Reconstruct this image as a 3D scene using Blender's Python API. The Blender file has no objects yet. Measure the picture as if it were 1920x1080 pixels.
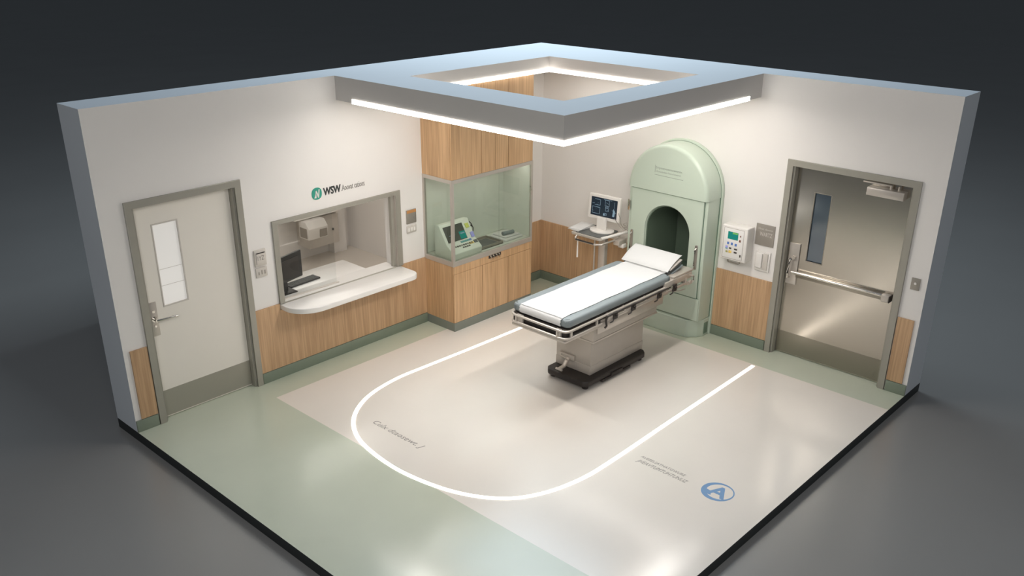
import bpy, bmesh, math, random
from mathutils import Vector, Matrix

random.seed(4)
SC = bpy.context.scene
COL = SC.collection

# ------------------------------------------------------------------ camera
f_px, sx, sy = 1711.81, -1.58, 79.60
pitch, yaw, roll = -0.41748, -0.03659, 0.00514
az = math.radians(225) + yaw
F = Vector((math.cos(az) * math.cos(pitch), math.sin(az) * math.cos(pitch), math.sin(pitch)))
Rv = F.cross(Vector((0, 0, 1))).normalized()
Uv = Rv.cross(F)
R2 = math.cos(roll) * Rv + math.sin(roll) * Uv
U2 = -math.sin(roll) * Rv + math.cos(roll) * Uv
cam_data = bpy.data.cameras.new('camera')
cam_data.sensor_width = 36.0
cam_data.lens = 36.0 * f_px / 1920.0
cam_data.shift_x = -sx / 1920.0
cam_data.shift_y = sy / 1920.0
cam_data.clip_end = 500
cam = bpy.data.objects.new('camera', cam_data)
COL.objects.link(cam)
M = Matrix.Identity(4)
for i in range(3):
    M[i][0] = R2[i]; M[i][1] = U2[i]; M[i][2] = -F[i]
M[0][3], M[1][3], M[2][3] = 8.90386, 7.73729, 4.42666
cam.matrix_world = M
SC.camera = cam

# ------------------------------------------------------------------ exposure, world
SC.view_settings.view_transform = 'Standard'
SC.view_settings.look = 'None'
SC.view_settings.exposure = 0.0
SC.view_settings.gamma = 1.0
SC.view_settings.use_curve_mapping = False
SC.cycles.use_denoising = True
SC.cycles.max_bounces = 10
SC.cycles.diffuse_bounces = 5
SC.cycles.transparent_max_bounces = 16
SC.cycles.sample_clamp_indirect = 6.0

STRIP = 20.0          # brightness of the ceiling light strips
FLOOR_STRIP = 4.5     # brightness of the strip let into the floor
BOOTH_FILL = 2.4  # brightness of the panel added to light the booth
WORLD = 0.25

w = bpy.data.worlds.new('world'); SC.world = w
w.use_nodes = True
nt = w.node_tree; nt.nodes.clear()
out = nt.nodes.new('ShaderNodeOutputWorld')
bg = nt.nodes.new('ShaderNodeBackground')
tc = nt.nodes.new('ShaderNodeTexCoord')
sep = nt.nodes.new('ShaderNodeSeparateXYZ')
rmp = nt.nodes.new('ShaderNodeValToRGB')
nt.links.new(tc.outputs['Generated'], sep.inputs[0])
nt.links.new(sep.outputs[2], rmp.inputs[0])
nt.links.new(rmp.outputs[0], bg.inputs[0])
nt.links.new(bg.outputs[0], out.inputs[0])
e = rmp.color_ramp.elements
e[0].position = 0.0; e[0].color = (0.022, 0.024, 0.023, 1)
e[1].position = 1.0; e[1].color = (0.74, 0.86, 1.0, 1)
m1 = rmp.color_ramp.elements.new(0.22); m1.color = (0.022, 0.026, 0.028, 1)
m2 = rmp.color_ramp.elements.new(0.5); m2.color = (0.24, 0.29, 0.35, 1)
bg.inputs[1].default_value = WORLD

# added soft overhead fill, unseen behind the set: brightens wall tops and ground
la = bpy.data.lights.new('added_top_fill', 'AREA')
la.shape = 'SQUARE'; la.size = 5.0; la.energy = 530; la.color = (0.76, 0.90, 1.0)
lo = bpy.data.objects.new('added_top_fill', la); COL.objects.link(lo)
lo.location = (-1.5, -1.5, 8.0)

# added large soft fill, unseen high in front of the set, brightens the walls
la = bpy.data.lights.new('added_front_fill', 'AREA')
la.shape = 'SQUARE'; la.size = 5.0; la.energy = 440; la.color = (1.0, 0.965, 0.93)
lo = bpy.data.objects.new('added_front_fill', la); COL.objects.link(lo)
lo.location = (11.0, 10.0, 6.5)
lo.rotation_euler = (Vector((11.0, 10.0, 6.5)) - Vector((1.5, 1.5, 1.2))).to_track_quat('Z', 'Y').to_euler()

# the light the ceiling ring's strips throw downwards: (centre, size x, size y, watts)
DOWN = [((3.15, 1.85, 2.778), 0.13, 2.2, 25), ((1.90, 2.955, 2.778), 2.3, 0.13, 25), ((1.60, 0.45, 2.855), 2.0, 0.10, 7), ((0.42, 1.60, 2.855), 0.10, 2.0, 7)]
for k, (c_, sx_, sy_, w_) in enumerate(DOWN):
    la = bpy.data.lights.new('strip_downlight', 'AREA')
    la.shape = 'RECTANGLE'; la.size = sx_; la.size_y = sy_; la.energy = w_; la.color = (1.0, 0.95, 0.89)
    lo = bpy.data.objects.new('strip_downlight', la); COL.objects.link(lo); lo.location = c_


# ------------------------------------------------------------------ materials
def lin(c):
    c = c / 255.0
    return c / 12.92 if c <= 0.04045 else ((c + 0.055) / 1.055) ** 2.4


def srgb(r, g, b):
    return (lin(r), lin(g), lin(b), 1.0)


def mat(name, color, rough=0.5, metal=0.0, emit=None, strength=0.0, coat=0.0, spec=0.5, noise=None):
    m = bpy.data.materials.new(name)
    m.use_nodes = True
    nt = m.node_tree
    b = nt.nodes['Principled BSDF']
    b.inputs['Base Color'].default_value = color
    b.inputs['Roughness'].default_value = rough
    b.inputs['Metallic'].default_value = metal
    b.inputs['Specular IOR Level'].default_value = spec
    b.inputs['Coat Weight'].default_value = coat
    b.inputs['Coat Roughness'].default_value = 0.12
    if emit:
        b.inputs['Emission Color'].default_value = emit
        b.inputs['Emission Strength'].default_value = strength
    amount, scale = noise or (0.05, 9.0)
    if not emit:
        t = nt.nodes.new('ShaderNodeTexCoord')
        n = nt.nodes.new('ShaderNodeTexNoise')
        n.inputs['Scale'].default_value = scale
        n.inputs['Detail'].default_value = 4
        mr = nt.nodes.new('ShaderNodeMapRange')
        mr.inputs['To Min'].default_value = 1 - amount
        mr.inputs['To Max'].default_value = 1 + amount
        mix = nt.nodes.new('ShaderNodeMix'); mix.data_type = 'RGBA'; mix.blend_type = 'MULTIPLY'
        mix.inputs[0].default_value = 1.0
        mix.inputs[6].default_value = color
        nt.links.new(t.outputs['Object'], n.inputs['Vector'])
        nt.links.new(n.outputs['Fac'], mr.inputs[0])
        nt.links.new(mr.outputs[0], mix.inputs[7])
        nt.links.new(mix.outputs[2], b.inputs['Base Color'])
    return m


def wood(name, c1, c2, rough=0.45):
    m = bpy.data.materials.new(name)
    m.use_nodes = True
    nt = m.node_tree
    b = nt.nodes['Principled BSDF']
    b.inputs['Roughness'].default_value = rough
    t = nt.nodes.new('ShaderNodeTexCoord')
    mp = nt.nodes.new('ShaderNodeMapping')
    mp.inputs['Scale'].default_value = (1, 1, 0.035)
    n = nt.nodes.new('ShaderNodeTexNoise')
    n.inputs['Scale'].default_value = 55
    n.inputs['Detail'].default_value = 5
    n2 = nt.nodes.new('ShaderNodeTexNoise')
    n2.inputs['Scale'].default_value = 9
    n2.inputs['Detail'].default_value = 2
    mx = nt.nodes.new('ShaderNodeMath'); mx.operation = 'ADD'
    ml = nt.nodes.new('ShaderNodeMath'); ml.operation = 'MULTIPLY'; ml.inputs[1].default_value = 0.6
    cr = nt.nodes.new('ShaderNodeValToRGB')
    cr.color_ramp.elements[0].position = 0.62; cr.color_ramp.elements[0].color = c2
    cr.color_ramp.elements[1].position = 0.98; cr.color_ramp.elements[1].color = c1
    nt.links.new(t.outputs['Object'], mp.inputs[0])
    nt.links.new(mp.outputs[0], n.inputs['Vector'])
    nt.links.new(mp.outputs[0], n2.inputs['Vector'])
    nt.links.new(n2.outputs['Fac'], ml.inputs[0])
    nt.links.new(n.outputs['Fac'], mx.inputs[0])
    nt.links.new(ml.outputs[0], mx.inputs[1])
    nt.links.new(mx.outputs[0], cr.inputs[0])
    nt.links.new(cr.outputs[0], b.inputs['Base Color'])
    return m


def brushed(name, color, rough=0.32, metal=1.0, vertical=True):
    m = bpy.data.materials.new(name)
    m.use_nodes = True
    nt = m.node_tree
    b = nt.nodes['Principled BSDF']
    b.inputs['Base Color'].default_value = color
    b.inputs['Metallic'].default_value = metal
    t = nt.nodes.new('ShaderNodeTexCoord')
    mp = nt.nodes.new('ShaderNodeMapping')
    mp.inputs['Scale'].default_value = (1, 1, 0.02) if vertical else (0.02, 0.02, 1)
    n = nt.nodes.new('ShaderNodeTexNoise'); n.inputs['Scale'].default_value = 180
    mr = nt.nodes.new('ShaderNodeMapRange')
    mr.inputs['To Min'].default_value = rough * 0.85; mr.inputs['To Max'].default_value = rough * 1.2
    bp = nt.nodes.new('ShaderNodeBump'); bp.inputs['Strength'].default_value = 0.04
    bp.inputs['Distance'].default_value = 0.002
    nt.links.new(t.outputs['Object'], mp.inputs[0])
    nt.links.new(mp.outputs[0], n.inputs['Vector'])
    nt.links.new(n.outputs['Fac'], mr.inputs[0])
    nt.links.new(mr.outputs[0], b.inputs['Roughness'])
    nt.links.new(n.outputs['Fac'], bp.inputs['Height'])
    nt.links.new(bp.outputs[0], b.inputs['Normal'])
    return m


def thin_glass(name, tint, ior=1.5, rough=0.02):
    m = bpy.data.materials.new(name)
    m.use_nodes = True
    nt = m.node_tree; nt.nodes.clear()
    o = nt.nodes.new('ShaderNodeOutputMaterial')
    tr = nt.nodes.new('ShaderNodeBsdfTransparent'); tr.inputs[0].default_value = tint
    gl = nt.nodes.new('ShaderNodeBsdfGlossy'); gl.inputs['Roughness'].default_value = rough
    fr = nt.nodes.new('ShaderNodeFresnel'); fr.inputs[0].default_value = ior
    mx = nt.nodes.new('ShaderNodeMixShader')
    ge = nt.nodes.new('ShaderNodeNewGeometry')          # reflect only on the outer side of each face
    iv = nt.nodes.new('ShaderNodeMath'); iv.operation = 'SUBTRACT'; iv.inputs[0].default_value = 1.0
    mu = nt.nodes.new('ShaderNodeMath'); mu.operation = 'MULTIPLY'
    nt.links.new(ge.outputs['Backfacing'], iv.inputs[1])
    nt.links.new(iv.outputs[0], mu.inputs[0]); nt.links.new(fr.outputs[0], mu.inputs[1])
    nt.links.new(mu.outputs[0], mx.inputs[0])
    nt.links.new(tr.outputs[0], mx.inputs[1])
    nt.links.new(gl.outputs[0], mx.inputs[2])
    nt.links.new(mx.outputs[0], o.inputs[0])
    return m


def glow(name, color, strength):
    m = bpy.data.materials.new(name)
    m.use_nodes = True
    nt = m.node_tree; nt.nodes.clear()
    o = nt.nodes.new('ShaderNodeOutputMaterial')
    em = nt.nodes.new('ShaderNodeEmission')
    em.inputs[0].default_value = color; em.inputs[1].default_value = strength
    nt.links.new(em.outputs[0], o.inputs[0])
    return m


WALL = mat('wall paint', (0.80, 0.775, 0.745, 1), 0.45, noise=(0.015, 3))
CAP = mat('cool-lit outer faces', (0.66, 0.70, 0.74, 1), 0.6, noise=(0.02, 3))  # tops and ends: blue of the cool light put into the colour
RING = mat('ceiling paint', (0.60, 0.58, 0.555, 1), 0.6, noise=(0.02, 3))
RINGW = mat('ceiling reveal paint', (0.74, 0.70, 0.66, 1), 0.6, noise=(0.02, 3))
GREEN = mat('pale green vinyl', (0.52, 0.56, 0.45, 1), 0.20, coat=0.2, noise=(0.05, 2.2))
BEIGE = mat('beige vinyl', (0.75, 0.70, 0.635, 1), 0.20, coat=0.2, noise=(0.03, 2.0))
EDGE = mat('dark slab edge', (0.018, 0.022, 0.022, 1), 0.5)
BASE = mat('green grey skirting', (0.20, 0.24, 0.185, 1), 0.35)
KICK = mat('grey toe kick', (0.20, 0.22, 0.19, 1), 0.4)
FRAME = mat('grey painted steel', (0.37, 0.355, 0.305, 1), 0.38, metal=0.25)
LEAF = mat('cream painted door', (0.80, 0.76, 0.69, 1), 0.4, noise=(0.02, 4))
KPLATE = brushed('dull kick plate', (0.40, 0.385, 0.33, 1), 0.42, 0.5, False)
STEEL = brushed('brushed steel', (0.60, 0.56, 0.50, 1), 0.21, 1.0, True)
STEELK = brushed('brushed steel plate', (0.38, 0.35, 0.30, 1), 0.36, 1.0, False)
CHROME = mat('satin chrome', (0.70, 0.66, 0.61, 1), 0.2, metal=1.0)
ALU = mat('aluminium', (0.56, 0.515, 0.465, 1), 0.36, metal=0.45)
WOOD = wood('oak laminate', (0.60, 0.39, 0.225, 1), (0.44, 0.275, 0.15, 1))
WOODC = wood('oak cabinet', (0.64, 0.41, 0.225, 1), (0.47, 0.29, 0.15, 1))
SEAM = mat('dark joint', (0.09, 0.055, 0.03, 1), 0.8)
COUNTER = mat('white solid surface', (0.84, 0.82, 0.79, 1), 0.25, coat=0.2, noise=(0.01, 3))
BLACK = mat('black plastic', (0.012, 0.011, 0.010, 1), 0.4)
DARK = mat('dark rubber', (0.03, 0.024, 0.021, 1), 0.5)
MID = mat('dark grey fabric', (0.13, 0.135, 0.13, 1), 0.8)
WHITE = mat('white plastic', (0.80, 0.77, 0.73, 1), 0.35)
OFFW = mat('off white plate', (0.60, 0.56, 0.51, 1), 0.45)
GREYP = mat('grey plate', (0.36, 0.33, 0.29, 1), 0.4, metal=0.4)
MINT = mat('mint enamel', (0.53, 0.61, 0.51, 1), 0.36, coat=0.15, noise=(0.015, 3))
MINTD = mat('mint enamel recess', (0.16, 0.235, 0.175, 1), 0.5)
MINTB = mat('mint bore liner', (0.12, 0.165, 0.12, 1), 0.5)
PAD = mat('grey blue vinyl pad', (0.23, 0.265, 0.275, 1), 0.35)
SHEET = mat('white sheet', (0.67, 0.665, 0.655, 1), 0.85, noise=(0.012, 18))
BODY = mat('beige enamel', (0.50, 0.455, 0.40, 1), 0.38)
BODYL = mat('light beige metal', (0.58, 0.53, 0.475, 1), 0.3, metal=0.35)
CONS = mat('pale console plastic', (0.76, 0.79, 0.72, 1), 0.35)
INNER = mat('case lining', (0.68, 0.70, 0.64, 1), 0.5)
GROUND = mat('studio ground', (0.245, 0.24, 0.23, 1), 0.25, spec=0.9, noise=(0.06, 0.6))
GLASS = thin_glass('greenish glass', (0.84, 0.87, 0.84, 1))
CLEAR = thin_glass('clear glass', (0.96, 0.97, 0.97, 1))
BLUEG = thin_glass('bluish glass', (0.72, 0.78, 0.83, 1), 2.3, 0.12)
FROST = mat('frosted pane', (0.80, 0.785, 0.76, 1), 0.15, emit=(1, 0.97, 0.93, 1), strength=0.22, coat=0.3)  # faint glow put into the pane to brighten it
INKB = mat('dark lettering', (0.035, 0.04, 0.04, 1), 0.5)
INKG = mat('grey lettering', (0.26, 0.24, 0.22, 1), 0.5)
INKM = mat('engraved lettering', (0.27, 0.31, 0.26, 1), 0.5)
TEAL = mat('teal logo', (0.035, 0.30, 0.22, 1), 0.5)
BLUE = mat('blue decal', (0.15, 0.30, 0.52, 1), 0.4)
ORANGE = mat('orange strip', (0.52, 0.25, 0.09, 1), 0.5)
SCREEN = mat('dark screen', (0.012, 0.018, 0.028, 1), 0.15, emit=(0.02, 0.035, 0.06, 1), strength=0.25)
TRACE = glow('screen trace', (0.42, 0.60, 0.72, 1), 0.55)
SCRG = mat('grey screen', (0.07, 0.075, 0.065, 1), 0.15)
TEALS = glow('teal screen', (0.02, 0.26, 0.21, 1), 0.9)
LIME = glow('green bar', (0.22, 0.55, 0.16, 1), 0.8)
KEYB = mat('blue key', (0.10, 0.20, 0.55, 1), 0.4)
KEYV = mat('violet key', (0.38, 0.38, 0.85, 1), 0.4)
KEYG = mat('olive key', (0.35, 0.33, 0.10, 1), 0.4)
KEYY = mat('yellow key', (0.80, 0.58, 0.15, 1), 0.4)
KEYL = mat('lime key', (0.62, 0.66, 0.15, 1), 0.4)
KEYD = mat('dark key', (0.07, 0.06, 0.05, 1), 0.4)
KEYR = mat('brown key', (0.22, 0.08, 0.05, 1), 0.4)
KEYT = mat('teal key', (0.12, 0.38, 0.38, 1), 0.4)
STRIPM = glow('strip light', (1.0, 0.94, 0.87, 1), STRIP)
STRIPI = glow('inner strip light', (1.0, 0.95, 0.89, 1), 7.0)
FSTRIP = glow('floor strip light', (1.0, 0.93, 0.84, 1), FLOOR_STRIP)
FILLM = glow('added booth fill', (1.0, 0.93, 0.85, 1), BOOTH_FILL)


CASEFILL = glow('added case fill', (1.0, 0.95, 0.90, 1), 5.0)

# ------------------------------------------------------------------ builders
def put(me, name, mats, parent=None):
    o = bpy.data.objects.new(name, me)
    for m in (mats if isinstance(mats, (list, tuple)) else [mats]):
        me.materials.append(m)
    COL.objects.link(o)
    if parent is not None:
        o.parent = parent
        p = Vector((0, 0, 0)); q = parent
        while q is not None:
            p += q.location; q = q.parent
        o.location = -p
    return o


def smooth(me, ang=0.6):
    bm = bmesh.new(); bm.from_mesh(me)
    for f_ in bm.faces: f_.smooth = True
    for ed in bm.edges:
        if len(ed.link_faces) == 2 and ed.calc_face_angle(0) > ang:
            ed.smooth = False
    bm.to_mesh(me); bm.free()


class B:
    """collects shapes in world space, then makes one mesh object"""
    def __init__(s):
        s.bm = bmesh.new()

    def _merge(s, b2, mi=0, mtx=None):
        if mtx is not None: bmesh.ops.transform(b2, matrix=mtx, verts=b2.verts)
        me = bpy.data.meshes.new('t'); b2.to_mesh(me); b2.free()
        n = len(s.bm.faces)
        s.bm.from_mesh(me); bpy.data.meshes.remove(me)
        s.bm.faces.ensure_lookup_table()
        for k in range(n, len(s.bm.faces)): s.bm.faces[k].material_index = mi
        return s

    def box(s, x0, x1, y0, y1, z0, z1, bev=0, seg=2, mi=0, mtx=None):
        b = bmesh.new()
        bmesh.ops.create_cube(b, size=1)
        for v in b.verts:
            v.co = Vector((x0 + (v.co.x + .5) * (x1 - x0), y0 + (v.co.y + .5) * (y1 - y0), z0 + (v.co.z + .5) * (z1 - z0)))
        if bev > 0:
            bmesh.ops.bevel(b, geom=list(b.edges), offset=bev, segments=seg, affect='EDGES', profile=0.5)
        return s._merge(b, mi, mtx)

    def cyl(s, p0, p1, r, seg=20, r2=None, mi=0, bev=0):
        p0, p1 = Vector(p0), Vector(p1)
        d = p1 - p0
        b = bmesh.new()
        bmesh.ops.create_cone(b, cap_ends=True, segments=seg, radius1=r, radius2=r if r2 is None else r2, depth=d.length)
        if bev > 0:
            es = [ed for ed in b.edges if len(ed.link_faces) == 2 and ed.calc_face_angle(0) > 1]
            bmesh.ops.bevel(b, geom=es, offset=bev, segments=2, affect='EDGES')
        q = Vector((0, 0, 1)).rotation_difference(d.normalized())
        return s._merge(b, mi, Matrix.Translation((p0 + p1) / 2) @ q.to_matrix().to_4x4())

    def tube(s, pts, r, seg=10, mi=0, closed=False):
        pts = [Vector(p) for p in pts]
        b = bmesh.new()
        n = len(pts); rings = []
        up = Vector((0, 0, 1))
        for i in range(n):
            a = pts[i - 1] if (i > 0 or closed) else pts[i]
            c = pts[(i + 1) % n] if (i < n - 1 or closed) else pts[i]
            t = (c - a).normalized()
            u = t.cross(up)
            if u.length < 0.05: u = t.cross(Vector((1, 0, 0)))
            u.normalize(); v = t.cross(u)
            rings.append([b.verts.new(pts[i] + r * (math.cos(2 * math.pi * k / seg) * u + math.sin(2 * math.pi * k / seg) * v)) for k in range(seg)])
        for i in range(n if closed else n - 1):
            A, C = rings[i], rings[(i + 1) % n]
            for k in range(seg):
                b.faces.new((A[k], A[(k + 1) % seg], C[(k + 1) % seg], C[k]))
        if not closed:
            b.faces.new(rings[0][::-1]); b.faces.new(rings[-1])
        bmesh.ops.recalc_face_normals(b, faces=b.faces)
        return s._merge(b, mi)

    def prism(s, poly, axis, a, c, bev=0, seg=2, mi=0, which=None):
        """poly in the two other axes (in x,y,z order), extruded along axis from a to c"""
        b = bmesh.new()
        def mk(p, t):
            if axis == 'x': return (t, p[0], p[1])
            if axis == 'y': return (p[0], t, p[1])
            return (p[0], p[1], t)
        v0 = [b.verts.new(mk(p, a)) for p in poly]
        v1 = [b.verts.new(mk(p, c)) for p in poly]
        b.faces.new(v0); b.faces.new(v1[::-1])
        n = len(poly)
        for i in range(n): b.faces.new((v0[i], v0[(i + 1) % n], v1[(i + 1) % n], v1[i]))
        bmesh.ops.recalc_face_normals(b, faces=b.faces)
        if bev > 0:
            if which == 'far':   # only the outline at c
                es = [ed for ed in b.edges if ed.verts[0] in v1 and ed.verts[1] in v1]
            else:
                es = list(b.edges)
            bmesh.ops.bevel(b, geom=es, offset=bev, segments=seg, affect='EDGES', profile=0.5)
        return s._merge(b, mi)

    def build(s, name, mats, parent=None, sm=True):
        me = bpy.data.meshes.new(name)
        s.bm.to_mesh(me); s.bm.free()
        if sm: smooth(me)
        return put(me, name, mats, parent)


def cells(name, xs, ys, zs, solid, face_mat, mats, parent=None):
    """solid made of grid cells; only outer faces are kept"""
    bm = bmesh.new(); vs = {}
    def V(i, j, k):
        if (i, j, k) not in vs: vs[(i, j, k)] = bm.verts.new((xs[i], ys[j], zs[k]))
        return vs[(i, j, k)]
    def S(i, j, k):
        if not (0 <= i < len(xs) - 1 and 0 <= j < len(ys) - 1 and 0 <= k < len(zs) - 1): return False
        return solid((xs[i] + xs[i + 1]) / 2, (ys[j] + ys[j + 1]) / 2, (zs[k] + zs[k + 1]) / 2)
    D = {(1, 0, 0): [(1, 0, 0), (1, 1, 0), (1, 1, 1), (1, 0, 1)], (-1, 0, 0): [(0, 0, 0), (0, 0, 1), (0, 1, 1), (0, 1, 0)],
         (0, 1, 0): [(0, 1, 0), (0, 1, 1), (1, 1, 1), (1, 1, 0)], (0, -1, 0): [(0, 0, 0), (1, 0, 0), (1, 0, 1), (0, 0, 1)],
         (0, 0, 1): [(0, 0, 1), (1, 0, 1), (1, 1, 1), (0, 1, 1)], (0, 0, -1): [(0, 0, 0), (0, 1, 0), (1, 1, 0), (1, 0, 0)]}
    for i in range(len(xs) - 1):
        for j in range(len(ys) - 1):
            for k in range(len(zs) - 1):
                if not S(i, j, k): continue
                for d, q in D.items():
                    if S(i + d[0], j + d[1], k + d[2]): continue
                    f_ = bm.faces.new([V(i + a, j + b_, k + c) for a, b_, c in q])
                    f_.material_index = face_mat(f_.calc_center_median(), Vector(d))
    me = bpy.data.meshes.new(name); bm.to_mesh(me); bm.free()
    return put(me, name, mats, parent)


FX = Matrix(((0, 0, 1, 0), (1, 0, 0, 0), (0, 1, 0, 0), (0, 0, 0, 1)))      # plane facing +x: u=+y v=+z
FY = Matrix(((-1, 0, 0, 0), (0, 0, 1, 0), (0, 1, 0, 0), (0, 0, 0, 1)))     # plane facing +y: u=-x v=+z
FZ = Matrix(((0, -1, 0, 0), (1, 0, 0, 0), (0, 0, 1, 0), (0, 0, 0, 1)))     # floor: u=+y v=-x


def plate(loops, depth, bev=0.0, frame=None, origin=(0, 0, 0), res=2):
    """bmesh of a flat outline (holes allowed) with thickness: w from 0 to depth"""
    cu = bpy.data.curves.new('t', 'CURVE'); cu.dimensions = '2D'; cu.fill_mode = 'BOTH'
    cu.extrude = max(depth / 2 - bev, 0.00001); cu.bevel_depth = bev; cu.bevel_resolution = res
    cu.offset = -bev
    for lp in loops:
        sp = cu.splines.new('POLY'); sp.points.add(len(lp) - 1)
        for p, q in zip(sp.points, lp): p.co = (q[0], q[1], 0, 1)
        sp.use_cyclic_u = True
    ob = bpy.data.objects.new('t', cu)
    me = bpy.data.meshes.new_from_object(ob)
    bpy.data.objects.remove(ob); bpy.data.curves.remove(cu)
    bm = bmesh.new(); bm.from_mesh(me); bpy.data.meshes.remove(me)
    bmesh.ops.remove_doubles(bm, verts=bm.verts, dist=1e-5)
    mtx = Matrix.Translation(origin) @ (frame or Matrix.Identity(4)) @ Matrix.Translation((0, 0, depth / 2))
    bmesh.ops.transform(bm, matrix=mtx, verts=bm.verts)
    return bm


def letters(txt, width, height, frame, origin, depth=0.004, shear=0.0, offset=0.0, space=1.0):
    cu = bpy.data.curves.new('t', 'FONT'); cu.body = txt; cu.size = 1
    cu.extrude = 0.01; cu.shear = shear; cu.offset = offset; cu.space_character = space; cu.resolution_u = 3
    ob = bpy.data.objects.new('t', cu)
    me = bpy.data.meshes.new_from_object(ob)
    bpy.data.objects.remove(ob); bpy.data.curves.remove(cu)
    bm = bmesh.new(); bm.from_mesh(me); bpy.data.meshes.remove(me)
    x0 = min(v.co.x for v in bm.verts); x1 = max(v.co.x for v in bm.verts)
    y0 = min(v.co.y for v in bm.verts); y1 = max(v.co.y for v in bm.verts)
    for v in bm.verts:
        v.co = Vector(((v.co.x - x0) / (x1 - x0) * width, (v.co.y - y0) / (y1 - y0) * height, depth if v.co.z > 0 else 0.0))
    bmesh.ops.transform(bm, matrix=Matrix.Translation(origin) @ frame, verts=bm.verts)
    return bm


def from_bm(bm, name, mats, parent=None, sm=False):
    me = bpy.data.meshes.new(name); bm.to_mesh(me); bm.free()
    if sm: smooth(me)
    return put(me, name, mats, parent)


def tag(o, label, cat, group=None, kind=None):
    o['label'] = label; o['category'] = cat
    if group: o['group'] = group
    if kind: o['kind'] = kind
    return o


def struct(o):
    o['kind'] = 'structure'
    return o


def thing(name, label, cat, loc, group=None):
    o = bpy.data.objects.new(name, None); COL.objects.link(o)
    o.empty_display_size = 0.1
    o.location = loc
    return tag(o, label, cat, group)


def sthing(name, loc):
    o = bpy.data.objects.new(name, None); COL.objects.link(o)
    o.location = loc; o.empty_display_size = 0.1
    return struct(o)


def arch(y0, y1, z0, zs, n=32, zr=None):
    """rectangle with round top: corner list in (y,z)"""
    r = (y1 - y0) / 2; c = (y0 + y1) / 2; zr = zr or r
    p = [(y0, z0), (y1, z0)]
    for k in range(n + 1):
        a = math.pi * k / n
        p.append((c + r * math.cos(a), zs + zr * math.sin(a)))
    return p


def rrect(u0, u1, v0, v1, r, n=6):
    p = []
    for cx, cy, a0 in ((u1 - r, v1 - r, 0), (u0 + r, v1 - r, 90), (u0 + r, v0 + r, 180), (u1 - r, v0 + r, 270)):
        for k in range(n + 1):
            a = math.radians(a0 + 90 * k / n)
            p.append((cx + r * math.cos(a), cy + r * math.sin(a)))
    return p


L, R, H, T = 5.795, 5.026, 3.037, 0.41

# ------------------------------------------------------------------ ground and floor
g = B().box(-70, 60, -70, 60, -0.6, -0.10).build('ground', GROUND, sm=False)
struct(g)

FX0, FX1, FY0 = 0.42, 4.49, 0.36
def floor_mat(c, d):
    if d.z > 0.5:
        return 1 if (FX0 < c.x < FX1 and c.y > FY0) or c.y < -T else 0
    return 2
struct(cells('floor', [-T, FX0, 0.86, 4.45, FX1, L], [-3.1, -T, FY0, R], [-0.0999, 0.0], lambda x, y, z: y > -T or 0.86 < x < 4.45, floor_mat, [GREEN, BEIGE, EDGE]))

# ------------------------------------------------------------------ walls
D1 = (4.482, 5.502, 2.150)      # door hole left wall: x0 x1 top
D2 = (3.486, 4.740, 2.150)      # door hole right wall
WN = (2.505, 4.057, 0.76, 1.675)  # reception window hole
BX = (0.96, 4.35, 2.42)         # booth extents

def wall_mat(c, d):
    if d.z > 0.5 and c.z > H - 0.01: return 1
    if d.y > 0.5 and c.y > R - 0.01: return 1
    if d.x > 0.5 and c.x > L - 0.01: return 1
    if d.y < -0.5 and c.y < -T + 0.01: return 1
    if d.x < -0.5 and c.x < -T + 0.01: return 1
    return 0

def left_solid(x, y, z):
    if D1[0] < x < D1[1] and z < D1[2]: return False
    if WN[0] < x < WN[1] and WN[2] < z < WN[3]: return False
    if y < -0.2 and BX[0] < x < BX[1] and z < BX[2]: return False
    return True
struct(cells('wall_left', [-T, BX[0], WN[0], WN[1], BX[1], D1[0], D1[1], L], [-T, -0.2, 0], [0, WN[2], WN[3], D1[2], BX[2], H], left_solid, wall_mat, [WALL, CAP]))

BORE = (1.885, 2.485, 0.64, 1.21)   # scanner bore y0 y1 z0 spring
def right_solid(x, y, z):
    if D2[0] < y < D2[1] and z < D2[2]: return False
    if BORE[0] - .02 < y < BORE[1] + .02 and 0.60 < z < 1.54 and x > -0.38: return False
    return True
struct(cells('wall_right', [-T, -0.38, 0], [0, BORE[0] - .02, BORE[1] + .02, D2[0], D2[1], R], [0, 0.60, 1.54, D2[2], H], right_solid, wall_mat, [WALL, CAP]))

# booth behind the reception window
struct(B().box(BX[0] - 0.1, BX[1] + 0.1, -3.1, -3.0, 0, 2.42).build('wall_back', WALL, sm=False))
struct(B().box(BX[0] - 0.1, BX[0], -3.0, -T, 0, 2.3599).build('wall_booth_right', WALL, sm=False))
struct(B().box(BX[1], BX[1] + 0.1, -3.0, -T, 0, 2.3599).build('wall_booth_left', WALL, sm=False))
struct(B().box(BX[0] - 0.1, BX[1] + 0.1, -3.0, -T, 2.36, 2.42).build('ceiling_booth', WALL, sm=False))
struct(B().box(1.10, 1.33, -3.0, -2.86, 0, 2.3599).build('trim_1', WALL, sm=False))
lp = thing('added_booth_light', 'unseen square panel lamp added in the booth ceiling to brighten the booth', 'light', (2.7, -1.5, 2.36))  # added only to brighten the booth interior
B().box(1.75, 3.65, -2.35, -0.85, 2.33, 2.3599, 0.004).build('fill_housing', WHITE, lp)
B().box(1.78, 3.62, -2.32, -0.88, 2.322, 2.329).build('fill_panel', FILLM, lp)

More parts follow.
